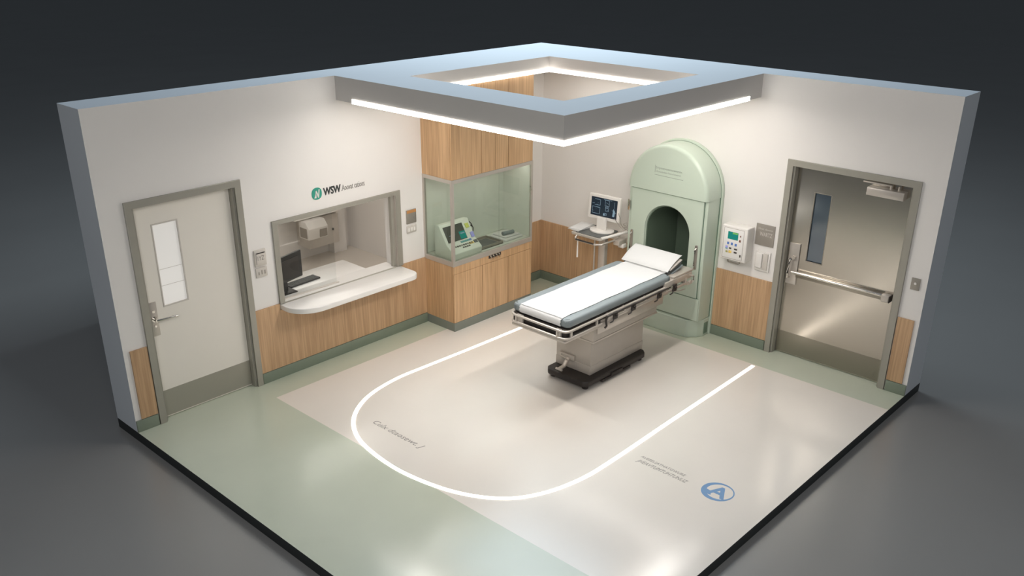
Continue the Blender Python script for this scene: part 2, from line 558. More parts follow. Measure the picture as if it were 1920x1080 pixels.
# ------------------------------------------------------------------ skirtings and wood panels
def skirt(name, poly_boxes):
    b = B()
    for q in poly_boxes: b.box(*q, bev=0.004)
    return struct(b.build(name, BASE))
skirt('baseboard_left', [(5.575, L, 0.0005, 0.022, 0, 0.118), (2.093, 4.41, 0.0005, 0.022, 0, 0.118), (0.0005, 0.733, 0.0005, 0.022, 0, 0.118)])
skirt('baseboard_right', [(0.0005, 0.022, 0.024, 1.59, 0, 0.118), (0.0005, 0.022, 2.71, 3.41, 0, 0.118), (0.0005, 0.022, 4.815, R, 0, 0.118)])

def panel(name, x0, x1, y0, y1, z0=0.122, z1=0.828):
    return struct(B().box(x0, x1, y0, y1, z0, z1, 0.002).build(name, WOOD, sm=False))
panel('trim_2', 5.572, 5.738, 0.0005, 0.016)
struct(from_bm(plate([[(-4.412, 0.122), (-2.093, 0.122), (-2.093, 0.828), (-2.474, 0.828), (-2.474, 0.758), (-4.120, 0.758), (-4.120, 0.828), (-4.412, 0.828)]], 0.0155, 0.001, FY, (0, 0.0005, 0)), 'trim_3', WOOD))
panel('trim_4', 0.018, 0.733, 0.0005, 0.016)
panel('trim_5', 0.0005, 0.016, 0.0005, 1.59)
panel('trim_6', 0.0005, 0.016, 2.71, 3.416)
panel('trim_7', 0.0005, 0.016, 4.812, 4.978)

# ------------------------------------------------------------------ ceiling ring with light strips
P, Q, ZB, ZR = 3.2126, 3.0188, 2.796, 2.865
h0, h1, k0, k1 = 0.545, 2.70, 0.5546, 2.5806
def ring_solid(x, y, z):
    if h0 < x < h1 and k0 < y < k1: return False
    if z < ZR: return x > P - 0.09 or y > Q - 0.09
    return True
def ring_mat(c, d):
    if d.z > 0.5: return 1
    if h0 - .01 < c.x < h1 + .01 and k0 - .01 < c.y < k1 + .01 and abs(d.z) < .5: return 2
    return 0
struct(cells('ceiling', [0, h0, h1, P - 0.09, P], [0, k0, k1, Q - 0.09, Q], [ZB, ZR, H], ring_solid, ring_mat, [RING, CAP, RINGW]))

def strip_outer():
    b = B()
    b.box(P - 0.005, P + 0.004, 0.265, Q + 0.004, ZB - 0.006, ZB + 0.036)
    b.box(P - 0.045, P - 0.0055, 0.265, Q - 0.045, ZB - 0.006, ZB - 0.0005)
    b.box(0.24, P - 0.0055, Q - 0.005, Q + 0.004, ZB - 0.006, ZB + 0.036)
    b.box(0.24, P - 0.0055, Q - 0.0445, Q - 0.0055, ZB - 0.006, ZB - 0.0005)
    return b
o = strip_outer().build('light_strip', STRIPM, sm=False)
tag(o, 'glowing white strip light along the outer lower edge of the square ceiling ring', 'light')
b = B()
zz0, zz1 = ZR - 0.002, ZR + 0.040
b.box(h0 - .004, h0 + .008, k0, k1, zz0, zz1); b.box(h1 - .008, h1 + .004, k0, k1, zz0, zz1)
b.box(h0 + .0085, h1 - .0085, k0 - .004, k0 + .008, zz0, zz1); b.box(h0 + .0085, h1 - .0085, k1 - .008, k1 + .004, zz0, zz1)
tag(b.build('light_strip', STRIPI, sm=False), 'glowing white strip light lining the inner opening of the square ceiling ring', 'light')

# ------------------------------------------------------------------ floor light line
def catmull(pts, n=10):
    out = []
    P_ = [pts[0]] + pts + [pts[-1]]
    for i in range(1, len(P_) - 2):
        a, b_, c, d = P_[i - 1], P_[i], P_[i + 1], P_[i + 2]
        for k in range(n):
            t = k / n
            out.append(tuple(0.5 * (2 * b_[j] + (c[j] - a[j]) * t + (2 * a[j] - 5 * b_[j] + 4 * c[j] - d[j]) * t * t + (3 * b_[j] - a[j] - 3 * c[j] + d[j]) * t ** 3) for j in (0, 1)))
    out.append(pts[-1])
    return out
path = [(0.457, 0.985), (1.4, 0.975), (2.3, 0.955), (2.944, 0.93), (3.379, 0.925), (3.819, 1.017), (4.17, 1.234), (4.393, 1.544), (4.495, 1.924), (4.517, 2.406), (4.42, 2.905), (4.213, 3.275), (3.918, 3.475), (3.527, 3.575), (3.09, 3.59), (2.191, 3.568), (1.3, 3.55), (0.457, 3.532)]
pp = catmull(path, 8)
hw = 0.019
bm = bmesh.new(); prev = None
for i, p in enumerate(pp):
    a = Vector(pp[max(i - 1, 0)]); c = Vector(pp[min(i + 1, len(pp) - 1)])
    t = (c - a).normalized(); n_ = Vector((-t.y, t.x))
    r_ = [bm.verts.new((p[0] + n_.x * s, p[1] + n_.y * s, z)) for s, z in ((hw, 0.0005), (hw, 0.004), (-hw, 0.004), (-hw, 0.0005))]
    if prev:
        for k in range(4): bm.faces.new((prev[k], prev[(k + 1) % 4], r_[(k + 1) % 4], r_[k]))
    else: bm.faces.new(r_)
    prev = r_
bm.faces.new(prev[::-1])
bmesh.ops.recalc_face_normals(bm, faces=bm.faces)
tag(from_bm(bm, 'floor_light_strip', FSTRIP), 'glowing U-shaped white light line set in the beige floor', 'light')

# floor lettering and emblem
def decal(bm, label, m, name='floor_lettering', cat='lettering'):
    return tag(from_bm(bm, name, m), label, cat)
decal(letters('Culx dtaosewt. J', 0.70, 0.085, FZ, (4.165, 1.475, 0.0004), 0.0006, shear=0.25, space=1.05), 'faint grey floor writing inside the curved light line', INKG)
decal(letters('AUEEELSAYHATOWURE', 0.47, 0.035, FZ, (2.862, 3.74, 0.0004), 0.0006, shear=0.15), 'small upper line of floor writing between light line and blue emblem', INKG)
decal(letters('JHEAVTUMTUHTUNUZ', 0.53, 0.062, FZ, (2.958, 3.75, 0.0004), 0.0006, shear=0.3), 'larger lower line of floor writing beside the blue emblem', INKG)
em = thing('floor_emblem', 'round blue emblem with a letter A on the beige floor', 'emblem', (2.864, 4.55, 0.0))
def circ(cx, cy, r, n=48, sy_=1.0): return [(cx + r * math.cos(2 * math.pi * k / n), cy + r * sy_ * math.sin(2 * math.pi * k / n)) for k in range(n)]
from_bm(plate([circ(0, 0, 0.142), circ(0.014, 0.008, 0.115)], 0.0006, 0, FZ, (2.864, 4.55, 0.0003)), 'ring', BLUE, em)
from_bm(letters('A', 0.185, 0.165, FZ, (2.864 + 0.080, 4.55 - 0.082, 0.0003), 0.0008, offset=0.03, shear=0.0), 'letter', BLUE, em)
from_bm(plate([[(-0.095, -0.085), (-0.02, -0.085), (-0.045, -0.03), (-0.1, -0.02)]], 0.0005, 0, FZ, (2.864, 4.55, 0.0003)), 'swash', BLUE, em)

# ------------------------------------------------------------------ doors
def frame3(u0, u1, top, wd):
    """door frame outline (three sides) with open bottom"""
    return [[(u0, 0.0), (u0 + wd, 0.0), (u0 + wd, top - wd), (u1 - wd, top - wd), (u1 - wd, 0.0), (u1, 0.0), (u1, top), (u0, top)]]

# door_1, left wall: u = -x
dr = sthing('door_1', (5.0, 0, 0))
fr = plate(frame3(-5.568, -4.416, 2.2, 0.066), 0.025, 0.003, FY, (0, 0.0005, 0))
b = B(); b._merge(fr)
b.box(D1[0], D1[0] + 0.02, -0.20, -0.0005, 0, D1[2]); b.box(D1[1] - 0.02, D1[1], -0.20, -0.0005, 0, D1[2]); b.box(D1[0] + .02, D1[1] - .02, -0.20, -0.0005, D1[2] - .02, D1[2])
b.box(D1[0] + .02, D1[0] + 0.035, -0.118, -0.105, 0, D1[2] - .02)
b.build('door_frame', FRAME, dr, sm=False)
wx0, wx1, wz0, wz1 = 5.058, 5.318, 1.130, 1.936
lf = plate([[(-5.48, 0.008), (-4.504, 0.008), (-4.504, 2.128), (-5.48, 2.128)], [(-wx1, wz0), (-wx0, wz0), (-wx0, wz1), (-wx1, wz1)]], 0.045, 0.002, FY, (0, -0.105, 0))
leaf = from_bm(lf, 'door_leaf', LEAF, dr)
from_bm(plate([[(-wx1, wz0), (-wx0, wz0), (-wx0, wz1), (-wx1, wz1)], [(-wx1 + .012, wz0 + .012), (-wx0 - .012, wz0 + .012), (-wx0 - .012, wz1 - .012), (-wx1 + .012, wz1 - .012)]], 0.012, 0.001, FY, (0, -0.068, 0)), 'window_bead', OFFW, dr)
B().box(wx0 + .001, wx1 - .001, -0.079, -0.071, wz0 + .001, wz1 - .001).build('frosted_pane', FROST, dr, sm=False)
for zz in (wz0 + .20, wz0 + .36): B().box(wx0 + .014, wx1 - .014, -0.0708, -0.0702, zz, zz + .004).build('pane_line', OFFW, dr, sm=False)
B().box(4.506, 5.478, -0.0598, -0.0568, 0.02, 0.292, 0.001).build('kick_plate', KPLATE, dr, sm=False)
hp = B().box(5.392, 5.472, -0.0598, -0.046, 0.872, 1.21, 0.004).build('handle_plate', ALU, dr)
h = B(); h.cyl((5.432, -0.046, 1.045), (5.432, 0.012, 1.045), 0.016, 20); h.tube([(5.432, 0.005, 1.045), (5.40, 0.014, 1.045), (5.30, 0.014, 1.04), (5.225, 0.010, 1.036)], 0.0105, 12)
h.cyl((5.432, -0.046, 1.045), (5.432, -0.036, 1.045), 0.028, 24)
h.build('lever_handle', CHROME, hp)
B().cyl((5.432, -0.046, 1.12), (5.432, -0.034, 1.12), 0.014, 20, bev=0.002).build('key_cylinder', CHROME, hp)
B().cyl((5.432, -0.046, 0.975), (5.432, -0.030, 0.975), 0.012, 20, bev=0.002).build('thumb_turn', CHROME, hp)

# door_2, right wall
dr = sthing('door_2', (0, 4.1, 0))
b = B(); b._merge(plate(frame3(3.42, 4.806, 2.214, 0.066), 0.025, 0.003, FX, (0.0005, 0, 0)))
b.box(-0.41, -0.0005, D2[0], D2[0] + 0.018, 0, D2[2]); b.box(-0.41, -0.0005, D2[1] - .018, D2[1], 0, D2[2]); b.box(-0.41, -0.0005, D2[0] + .018, D2[1] - .018, D2[2] - .002, D2[2] - .0001)
b.build('door_frame', FRAME, dr, sm=False)
vy0, vy1, vz0, vz1 = 3.715, 3.906, 1.128, 1.892
from_bm(plate([[(3.508, 0.008), (4.720, 0.008), (4.720, 2.142), (3.508, 2.142)], [(vy0, vz0), (vy1, vz0), (vy1, vz1), (vy0, vz1)]], 0.045, 0.0015, FX, (-0.125, 0, 0)), 'door_leaf', STEEL, dr)
from_bm(plate([[(vy0, vz0), (vy1, vz0), (vy1, vz1), (vy0, vz1)], [(vy0 + .008, vz0 + .008), (vy1 - .008, vz0 + .008), (vy1 - .008, vz1 - .008), (vy0 + .008, vz1 - .008)]], 0.01, 0.001, FX, (-0.09, 0, 0)), 'window_bead', STEELK, dr)
B().box(-0.108, -0.100, vy0 + .001, vy1 - .001, vz0 + .001, vz1 - .001).build('window_pane', BLUEG, dr, sm=False)
B().box(-0.0798, -0.0770, 3.512, 4.716, 0.02, 0.268, 0.0008).build('kick_plate', STEELK, dr, sm=False)
hp = B().box(-0.0798, -0.062, 3.527, 3.645, 0.84, 1.305, 0.003).build('handle_plate', ALU, dr)
h = B()
h.cyl((-0.062, 3.60, 1.155), (-0.02, 3.60, 1.155), 0.022, 20, bev=0.003)
h.tube([(-0.04, 3.585, 1.145), (-0.012, 3.572, 1.13), (-0.004, 3.568, 1.08), (-0.004, 3.565, 0.98), (-0.02, 3.563, 0.925), (-0.062, 3.563, 0.915)], 0.013, 12)
h.build('pull_handle', CHROME, hp)
pb = B()
pb.box(-0.0798, -0.04, 3.645, 4.688, 0.935, 1.005, 0.006)
pb.build('push_bar_rail', STEELK, dr)
B().cyl((-0.028, 3.60, 0.99), (-0.028, 4.68, 0.99), 0.017, 20).build('push_bar', CHROME, dr)
eb = B(); eb.box(-0.0798, -0.005, 4.60, 4.685, 0.93, 1.01, 0.012, 3); eb.build('push_bar_end', ALU, dr)
B().box(-0.0799, 0.0, 4.686, 4.692, 0.935, 1.005).build('end_cap', DARK, dr, sm=False)
dc = B().box(-0.0798, 0.015, 4.285, 4.655, 1.995, 2.075, 0.004).build('door_closer', ALU, dr)
a_ = B(); a_.box(-0.05, -0.03, 4.22, 4.51, 2.105, 2.118, 0.002); a_.cyl((-0.04, 4.50, 2.075), (-0.04, 4.50, 2.118), 0.012); a_.cyl((-0.04, 4.58, 2.075), (-0.04, 4.58, 2.118), 0.010)
a_.build('closer_arm', ALU, dc)

# ------------------------------------------------------------------ reception window and counter
wn = sthing('window_1', (3.28, 0, 0.82))
b = B(); b._merge(plate([[(-4.117, 0.822), (-2.443, 0.822), (-2.443, 1.710), (-4.117, 1.710)], [(-4.060, 0.822 - .01), (-2.512, 0.822 - .01), (-2.512, 1.668), (-4.060, 1.668)]], 0.022, 0.002, FY, (0, 0.0005, 0)))
b.box(2.520, 2.560, -0.055, -0.01, 0.822, 1.665, 0.002)
b.build('window_frame', FRAME, wn, sm=False)
b = B().box(2.514, 2.520, -0.075, 0.020, 0.822, 1.668)
b.build('track', ALU, wn, sm=False)
B().box(3.30, 4.055, -0.095, -0.060, 0.8205, 0.832, 0.002).build('sliding_track', OFFW, wn, sm=False)
B().box(3.32, 4.050, -0.083, -0.077, 0.832, 1.672).build('window_pane', CLEAR, wn, sm=False)

def counter():
    b = B()
    # outer shelf: rounded outline in x,y
    pts = []
    def arc(cx, cy, r, a0, a1, n=10, ry=None):
        for k in range(n + 1):
            a = math.radians(a0 + (a1 - a0) * k / n)
            pts.append((cx + r * math.cos(a), cy + (ry or r) * math.sin(a)))
    pts.append((4.115, 0.003))
    arc(3.815, 0.10, 0.30, 0, 90, 12, 0.27)
    arc(2.60, 0.25, 0.12, 90, 180, 10)
    pts.append((2.48, 0.003))
    b.prism(pts, 'z', 0.762, 0.82, 0.008, 3)
    b.box(2.513, 4.050, -0.21, 0.01, 0.7605, 0.8198)
    b.prism([(4.20, -0.205), (2.81, -0.205), (2.81, -0.64), (4.20, -0.64)], 'z', 0.775, 0.8196, 0.006, 2)
    return b
ct = counter().build('reception_counter', COUNTER)
tag(ct, 'white rounded reception counter running through the window over oak panelling', 'counter')

mo = thing('desktop_monitor', 'black computer monitor seen from behind on the reception counter', 'monitor', (3.87, -0.30, 0.82))
B().box(3.60, 4.03, -0.245, -0.215, 0.93, 1.225, 0.008, mtx=Matrix.Translation((3.87, -.23, 0)) @ Matrix.Rotation(math.radians(16), 4, 'Z') @ Matrix.Translation((-3.87, .23, 0))).build('display', BLACK, mo)
B().box(3.66, 3.97, -0.216, -0.205, 0.97, 1.18, 0.006, mtx=Matrix.Translation((3.87, -.23, 0)) @ Matrix.Rotation(math.radians(16), 4, 'Z') @ Matrix.Translation((-3.87, .23, 0))).build('rear_cover', DARK, mo)
B().box(3.845, 3.895, -0.250, -0.228, 0.83, 0.97, 0.006).build('stand_neck', BLACK, mo)
B().box(3.78, 3.99, -0.34, -0.15, 0.8202, 0.834, 0.006).build('stand_base', BLACK, mo)
kb = thing('keyboard', 'black slim keyboard on the reception counter behind the monitor', 'keyboard', (3.55, -0.36, 0.82))
rk = Matrix.Translation((3.58, -.37, 0)) @ Matrix.Rotation(math.radians(4), 4, 'Z') @ Matrix.Translation((-3.58, .37, 0))
B().box(3.37, 3.775, -0.43, -0.30, 0.8202, 0.838, 0.005, mtx=rk).build('case', BLACK, kb)
k_ = B()
for r_ in range(4):
    for c_ in range(13):
        k_.box(3.385 + c_ * .029, 3.408 + c_ * .029, -0.418 + r_ * .029, -0.395 + r_ * .029, 0.838, 0.842, mtx=rk)
k_.build('keys', MID, kb, sm=False)['kind'] = 'stuff'
ms = thing('phone_cradle', 'small dark device lying on the counter beyond the keyboard', 'device', (3.52, -0.56, 0.82))
B().box(3.46, 3.60, -0.59, -0.53, 0.8202, 0.836, 0.008).build('body', MID, ms)
B().cyl((3.50, -0.56, 0.836), (3.50, -0.56, 0.842), 0.014).build('knob', GREYP, ms)

# booth wall unit
wu = thing('wall_cabinet', 'white wall-hung unit on the far booth wall seen through the window', 'cabinet', (1.62, -3.0, 0.25))
B().box(1.34, 1.86, -2.995, -2.70, 0.22, 0.66, 0.008).build('body', OFFW, wu)
B().box(1.34, 2.12, -2.995, -2.62, 0.70, 0.72, 0.004).build('shelf', WHITE, wu)
B().box(1.36, 1.40, -2.98, -2.66, 0.66, 1.02, 0.004).build('side_panel', WHITE, wu)
B().cyl((1.46, -2.68, 0.44), (1.46, -2.672, 0.44), 0.018).build('knob', MID, wu)
ac = thing('wall_heater', 'small white ventilation box with grey grilles beside the booth cabinet', 'appliance', (1.9, -2.55, 0.4))
B().prism([(-2.69, 0.44), (-2.47, 0.44), (-2.45, 0.60), (-2.53, 0.69), (-2.69, 0.69)], 'x', 1.70, 2.02, 0.008).build('housing', WHITE, ac)
B().box(1.72, 1.84, -2.468, -2.450, 0.46, 0.57).build('grille', GREYP, ac, sm=False)
B().box(2.0195, 2.025, -2.66, -2.50, 0.46, 0.60).build('grille', GREYP, ac, sm=False)
bt = thing('bottle', 'small clear bottle standing on the booth wall shelf', 'bottle', (1.52, -2.74, 0.72))
B().cyl((1.52, -2.74, 0.72), (1.52, -2.74, 0.84), 0.03, 20, bev=0.006).build('body', WHITE, bt)
B().cyl((1.52, -2.74, 0.84), (1.52, -2.74, 0.88), 0.012, 16).build('cap', MID, bt)

# ------------------------------------------------------------------ wall sign
sg = thing('wall_sign', 'WSW sign with round teal logo above the reception window', 'sign', (3.26, 0.0, 1.88))
def blob(cx, cy, r, n=40):
    return [(cx + r * 1.0 * math.copysign(abs(math.cos(2 * math.pi * k / n)) ** 0.86, math.cos(2 * math.pi * k / n)),
             cy + r * math.copysign(abs(math.sin(2 * math.pi * k / n)) ** 0.86, math.sin(2 * math.pi * k / n))) for k in range(n)]
from_bm(plate([blob(-3.543, 1.884, 0.063)], 0.005, 0.001, FY, (0, 0.0005, 0)), 'logo_disc', TEAL, sg)
b = B()
for q in ([(-.022, -.045), (-.010, -.045), (-.004, .030), (-.016, .030)], [(-.012, .028), (-.002, .034), (.020, -.030), (.010, -.045)], [(.010, -.045), (.022, -.045), (.036, .040), (.024, .040)], [(-.036, -.045), (-.024, -.045), (-.010, .0), (-.016, .012)]):
    b._merge(plate([[(-3.543 + u, 1.884 + v_) for u, v_ in q]], 0.002, 0, FY, (0, 0.0055, 0)))
b.build('logo_mark', WHITE, sg, sm=False)
from_bm(letters('WSW', 0.225, 0.082, FY, (3.460, 0.0005, 1.845), 0.004, offset=0.03), 'lettering', INKB, sg)
from_bm(letters('.Aoovat cations', 0.31, 0.062, FY, (3.228, 0.0005, 1.852), 0.003), 'light_lettering', INKG, sg)['label'] = 'thin grey lettering'

# ------------------------------------------------------------------ wall plates
def wplate(label, x0, x1, z0, z1, m, extra=None, name='wall_plate', cat='wall plate', d=0.014):
    t = thing(name, label, cat, ((x0 + x1) / 2, 0, z0))
    B().box(x0, x1, 0.0005, d, z0, z1, 0.003).build('plate', m, t)
    if extra: extra(t)
    return t
def ex1(t):
    B().box(4.238, 4.338, 0.020, 0.028, 1.315, 1.435, 0.002).build('face', OFFW, t)
    B().box(4.240, 4.336, 0.028, 0.030, 1.425, 1.436).build('slot', DARK, t, sm=False)
    from_bm(letters('1YZ', 0.075, 0.045, FY, (4.325, 0.028, 1.355), 0.001, offset=0.01), 'lettering', INKG, t)
wplate('grey wall switch plate beside the cream door, upper of two', 4.222, 4.352, 1.29, 1.462, OFFW, ex1, 'switch_plate', 'switch', 0.020)
def ex2(t):
    for k, hgt in enumerate((0.03, 0.045, 0.04)): B().box(4.320 - k * 0.035 - 0.006, 4.320 - k * 0.035 + 0.006, 0.014, 0.016, 1.20, 1.20 + hgt).build('symbol', GREYP, t, sm=False)
wplate('pale small plate below the switch plate by the cream door', 4.222, 4.350, 1.172, 1.272, OFFW, ex2)
def ex3(t):
    B().box(2.214, 2.352, 0.014, 0.016, 1.412, 1.446).build('orange_strip', ORANGE, t, sm=False)
    from_bm(letters('HI', 0.035, 0.06, FY, (2.262, 0.014, 1.325), 0.001), 'lettering', INKG, t)
wplate('grey notice plate with orange top strip beside the glass case', 2.210, 2.356, 1.288, 1.450, GREYP, ex3, 'notice_plate', 'sign')
def ex4(t):
    b = B()
    for k in range(3): b.box(2.332 - k * 0.042 - 0.014, 2.332 - k * 0.042 + 0.014, 0.014, 0.019, 1.195, 1.240, 0.002)
    b.build('rocker', WHITE, t)
wplate('pale triple socket plate below the orange-topped notice', 2.214, 2.356, 1.178, 1.262, OFFW, ex4, 'socket_plate', 'socket')

# ------------------------------------------------------------------ cabinet with glass case
cx0, cx1, cy = 0.736, 2.090, 0.491
bc = thing('base_cabinet', 'oak base cabinet with flat doors under the glass case', 'cabinet', (1.41, 0.24, 0))
B().box(cx0 + .002, cx1 - .0005, 0.001, cy - 0.02, 0.108, 0.8155).build('carcass', WOODC, bc, sm=False)
B().box(cx0 + .002, cx1, 0.001, cy, 0.0, 0.107, 0.002).build('toe_kick', KICK, bc, sm=False)
B().box(cx0 + .002, cx1, cy - 0.0195, cy, 0.722, 0.8155, 0.0015).build('apron', WOODC, bc, sm=False)
edges_x = [cx0, 1.168, 1.392, 1.615, cx1]
for a_, b_ in zip(edges_x[:-1], edges_x[1:]):
    g_ = 0.008 if abs(a_ - 1.392) > 0.01 else 0.003
    g2 = 0.008 if abs(b_ - 1.392) > 0.01 else 0.003
    B().box(a_ + g_ / 2 + (.002 if a_ == cx0 else 0), b_ - g2 / 2, cy - 0.0185, cy, 0.110, 0.718, 0.0012).build('door', WOODC, bc, sm=False)
for k in range(4):
    xx = 1.485 - k * 0.048
    b = B(); b.cyl((xx, cy, 0.802), (xx, cy + 0.02, 0.802), 0.011, 16, bev=0.002)
    b.box(xx - 0.006, xx + 0.006, cy, cy + 0.028, 0.765, 0.802, 0.003)
    b.build('knob', CHROME, bc)
B().box(1.30, 1.51, cy, cy + 0.006, 0.775, 0.812, 0.002).build('knob_plate', DARK, bc)

gc = thing('glass_case', 'glass display case with steel frame built into the oak cabinet', 'display case', (1.41, 0.24, 0.83))
zb0, zb1, zt0, zt1 = 0.816, 0.872, 1.792, 1.834
b = B()
pw = 0.034
for z0, z1 in ((zb0, zb1), (zt0, zt1)):
    b.box(cx0, cx1 + .004, cy - pw, cy + .004, z0, z1)
    b.box(cx1 - pw, cx1 + .004, 0.001, cy - pw - .0002, z0, z1)
b.box(cx1 - pw + .006, cx1 + .004, cy - pw + .006, cy + .004, zb1, zt0)
b.box(cx0, cx0 + 0.022, cy - 0.03, cy + .004, zb1, zt0)
b.box(cx1 - 0.03, cx1 + .004, 0.001, 0.026, zb1, zt0)
b.build('steel_frame', ALU, gc, sm=False)
B().box(cx0 + .023, 1.3165, cy - 0.016, cy - 0.010, zb1, zt0).build('glass_pane', GLASS, gc, sm=False)
B().box(1.3185, cx1 - pw + .005, cy - 0.016, cy - 0.010, zb1, zt0).build('glass_pane', GLASS, gc, sm=False)
B().box(cx1 - 0.016, cx1 - 0.010, 0.027, cy - pw + .005, zb1, zt0).build('side_glass', GLASS, gc, sm=False)
b = B(); b.box(cx0 + .001, cx1 - pw - .001, 0.001, cy - pw - .001, zb0, zb1 - .006)
b.build('case_floor', INNER, gc, sm=False)
b = B(); b.box(cx0 + .001, cx1 - .031, 0.001, 0.010, zb1, zt0); b.box(cx0 + .001, cx0 + 0.014, 0.0105, cy - 0.035, zb1, zt0)
b.build('case_lining', INNER, gc, sm=False)
b = B(); b.box(0.765, 0.780, cy - 0.010, cy + 0.012, 1.44, 1.53, 0.003); b.cyl((0.772, cy + .012, 1.485), (0.772, cy + .022, 1.485), 0.008)
b.build('latch', CHROME, gc)

uc = thing('upper_cabinet', 'tall oak upper cabinet above the glass case reaching the ceiling ring', 'cabinet', (1.41, 0.24, 1.834))
B().box(cx0 + .002, cx1 - .0005, 0.001, cy - 0.02, 1.8345, 2.8645).build('carcass', WOODC, uc, sm=False)
for a_, b_ in zip(edges_x[:-1], edges_x[1:]):
    g_ = 0.008 if abs(a_ - 1.392) > 0.01 else 0.003
    g2 = 0.008 if abs(b_ - 1.392) > 0.01 else 0.003
    B().box(a_ + g_ / 2 + (.002 if a_ == cx0 else 0), b_ - g2 / 2, cy - 0.0185, cy, 1.8355, 2.864, 0.0012).build('door', WOODC, uc, sm=False)

B().box(0.80, 2.03, 0.30, 0.42, 1.815, 1.830).build('added_case_fill', CASEFILL, gc, sm=False)  # glowing bar added to brighten the inside of the case
# console inside the case
zc = zb1 - .0058
cs = thing('control_console', 'pale wedge-shaped control console with dark screen in the glass case', 'console', (1.82, 0.29, zc))
prof = [(0.13, zc), (0.445, zc), (0.452, 0.945), (0.425, 0.968), (0.335, 1.035), (0.205, 1.245), (0.13, 1.235)]
B().prism(prof, 'x', 1.575, 2.045, 0.010, 3).build('housing', CONS, cs)
def on_slope(p0, p1, x0, x1, t0, t1, th, m, name, par=cs, bev=0.001):
    """slab on the sloping face; p0 upper (y,z), p1 lower, t along it 0..1"""
    d = Vector((0, p1[0] - p0[0], p1[1] - p0[1])); n = Vector((0, -d.z, d.y)).normalized()
    if n.z < 0: n = -n
    a = Vector((0, p0[0], p0[1])) + d * t0; c = Vector((0, p0[0], p0[1])) + d * t1
    bm = bmesh.new()
    q = []
    for x in (x0, x1):
        for base in (a, c):
            for k in (0.0005, th): q.append(bm.verts.new(Vector((x, base.y, base.z)) + n * k))
    for ids in ((0, 1, 3, 2), (4, 6, 7, 5), (0, 4, 5, 1), (2, 3, 7, 6), (1, 5, 7, 3), (0, 2, 6, 4)): bm.faces.new([q[i] for i in ids])
    bmesh.ops.recalc_face_normals(bm, faces=bm.faces)
    return bm
U0, U1 = (0.205, 1.245), (0.335, 1.035)
K0, K1 = (0.335, 1.035), (0.425, 0.968)
sc_ = from_bm(on_slope(U0, U1, 1.70, 2.005, 0.16, 0.95, 0.004, SCRG, ''), 'screen', SCRG, cs)
b = B()
b._merge(on_slope(U0, U1, 1.705, 1.80, 0.55, 0.92, 0.0055, None, ''))
b.build('teal_display', TEALS, sc_, sm=False)
b = B()
b._merge(on_slope(U0, U1, 1.715, 1.78, 0.62, 0.68, 0.0062, None, ''))
b.build('display_text', TRACE, sc_, sm=False)
b = B(); b._merge(on_slope(U0, U1, 1.86, 1.96, 0.62, 0.64, 0.0055, None, ''))
b.build('trace', TRACE, sc_, sm=False)
from_bm(on_slope(U0, U1, 1.61, 1.665, 0.25, 0.48, 0.008, None, ''), 'yellow_key', KEYL, cs)
from_bm(on_slope(U0, U1, 1.585, 1.635, 0.72, 0.98, 0.008, None, ''), 'violet_key', KEYV, cs)
for k in range(5):
    from_bm(on_slope(K0, K1, 1.80 - k * 0.035, 1.828 - k * 0.035, 0.05, 0.25, 0.006, None, ''), 'key', KEYT if k < 4 else KEYB, cs)
for k in range(9):
    from_bm(on_slope(K0, K1, 1.93 - k * 0.032, 1.952 - k * 0.032, 0.45, 0.62, 0.005, None, ''), 'key', KEYD if k % 3 else INKG, cs)
for k in range(4):
    from_bm(on_slope(K0, K1, 1.83 - k * 0.032, 1.852 - k * 0.032, 0.74, 0.90, 0.005, None, ''), 'key', KEYD, cs)
from_bm(on_slope(K0, K1, 1.655, 1.73, 0.45, 0.68, 0.004, None, ''), 'label_strip', KEYY, cs)
from_bm(on_slope(K0, K1, 1.595, 1.645, 0.35, 0.70, 0.008, None, ''), 'dark_key', MID, cs)
b = B()
b.tube([(1.572, 0.22, 1.20), (1.55, 0.24, 1.17), (1.545, 0.27, 1.12), (1.57, 0.29, 1.09)], 0.006, 8)
b.cyl((1.574, 0.25, 1.15), (1.55, 0.25, 1.15), 0.012, 12)
b.build('side_cable', DARK, cs)

tr = thing('instrument_tray', 'shallow grey tray beside the console in the glass case', 'tray', (1.33, 0.25, zc))
b = B(); b.box(1.16, 1.53, 0.10, 0.40, zc, zc + 0.008)
for q in ((1.16, 1.168, 0.10, 0.40), (1.522, 1.53, 0.10, 0.40), (1.168, 1.522, 0.10, 0.108), (1.168, 1.522, 0.392, 0.40)): b.box(*q, zc, zc + 0.035)
b.build('basin', GREYP, tr, sm=False)
B().box(1.20, 1.49, 0.14, 0.36, zc + .0082, zc + 0.014, 0.002).build('liner', MID, tr)
fw = thing('folded_cloth', 'folded white cloth lying at the right end of the glass case', 'cloth', (0.97, 0.25, zc))
B().box(0.80, 1.12, 0.12, 0.40, zc, zc + 0.03, 0.010, 3).build('lower_fold', SHEET, fw)
B().box(0.83, 1.08, 0.14, 0.37, zc + 0.0305, zc + 0.052, 0.009, 3).build('upper_fold', SHEET, fw)
rl = thing('blue_roll', 'short blue-grey roll lying on the folded cloth in the case', 'roll', (1.0, 0.3, zc + 0.055))
B().cyl((0.90, 0.33, zc + .0775), (1.07, 0.30, zc + .0775), 0.024, 24, bev=0.004).build('roll', PAD, rl)

# ------------------------------------------------------------------ scanner
sn = thing('scanner', 'mint green arched scanner with dark round-topped opening on the right wall', 'scanner', (0.15, 2.16, 0))
SY0, SY1 = 1.628, 2.690
SPR = 1.68
A0, A1 = BORE[0], BORE[1]
b = B(); b._merge(plate([arch(SY0 - 0.022, SY1 + 0.022, 0.0, SPR + .005), arch(A0 - .01, A1 + .01, BORE[2] - .01, BORE[3], zr=.30)], 0.045, 0.006, FX, (0.001, 0, 0)))
b.build('back_plate', MINT, sn)
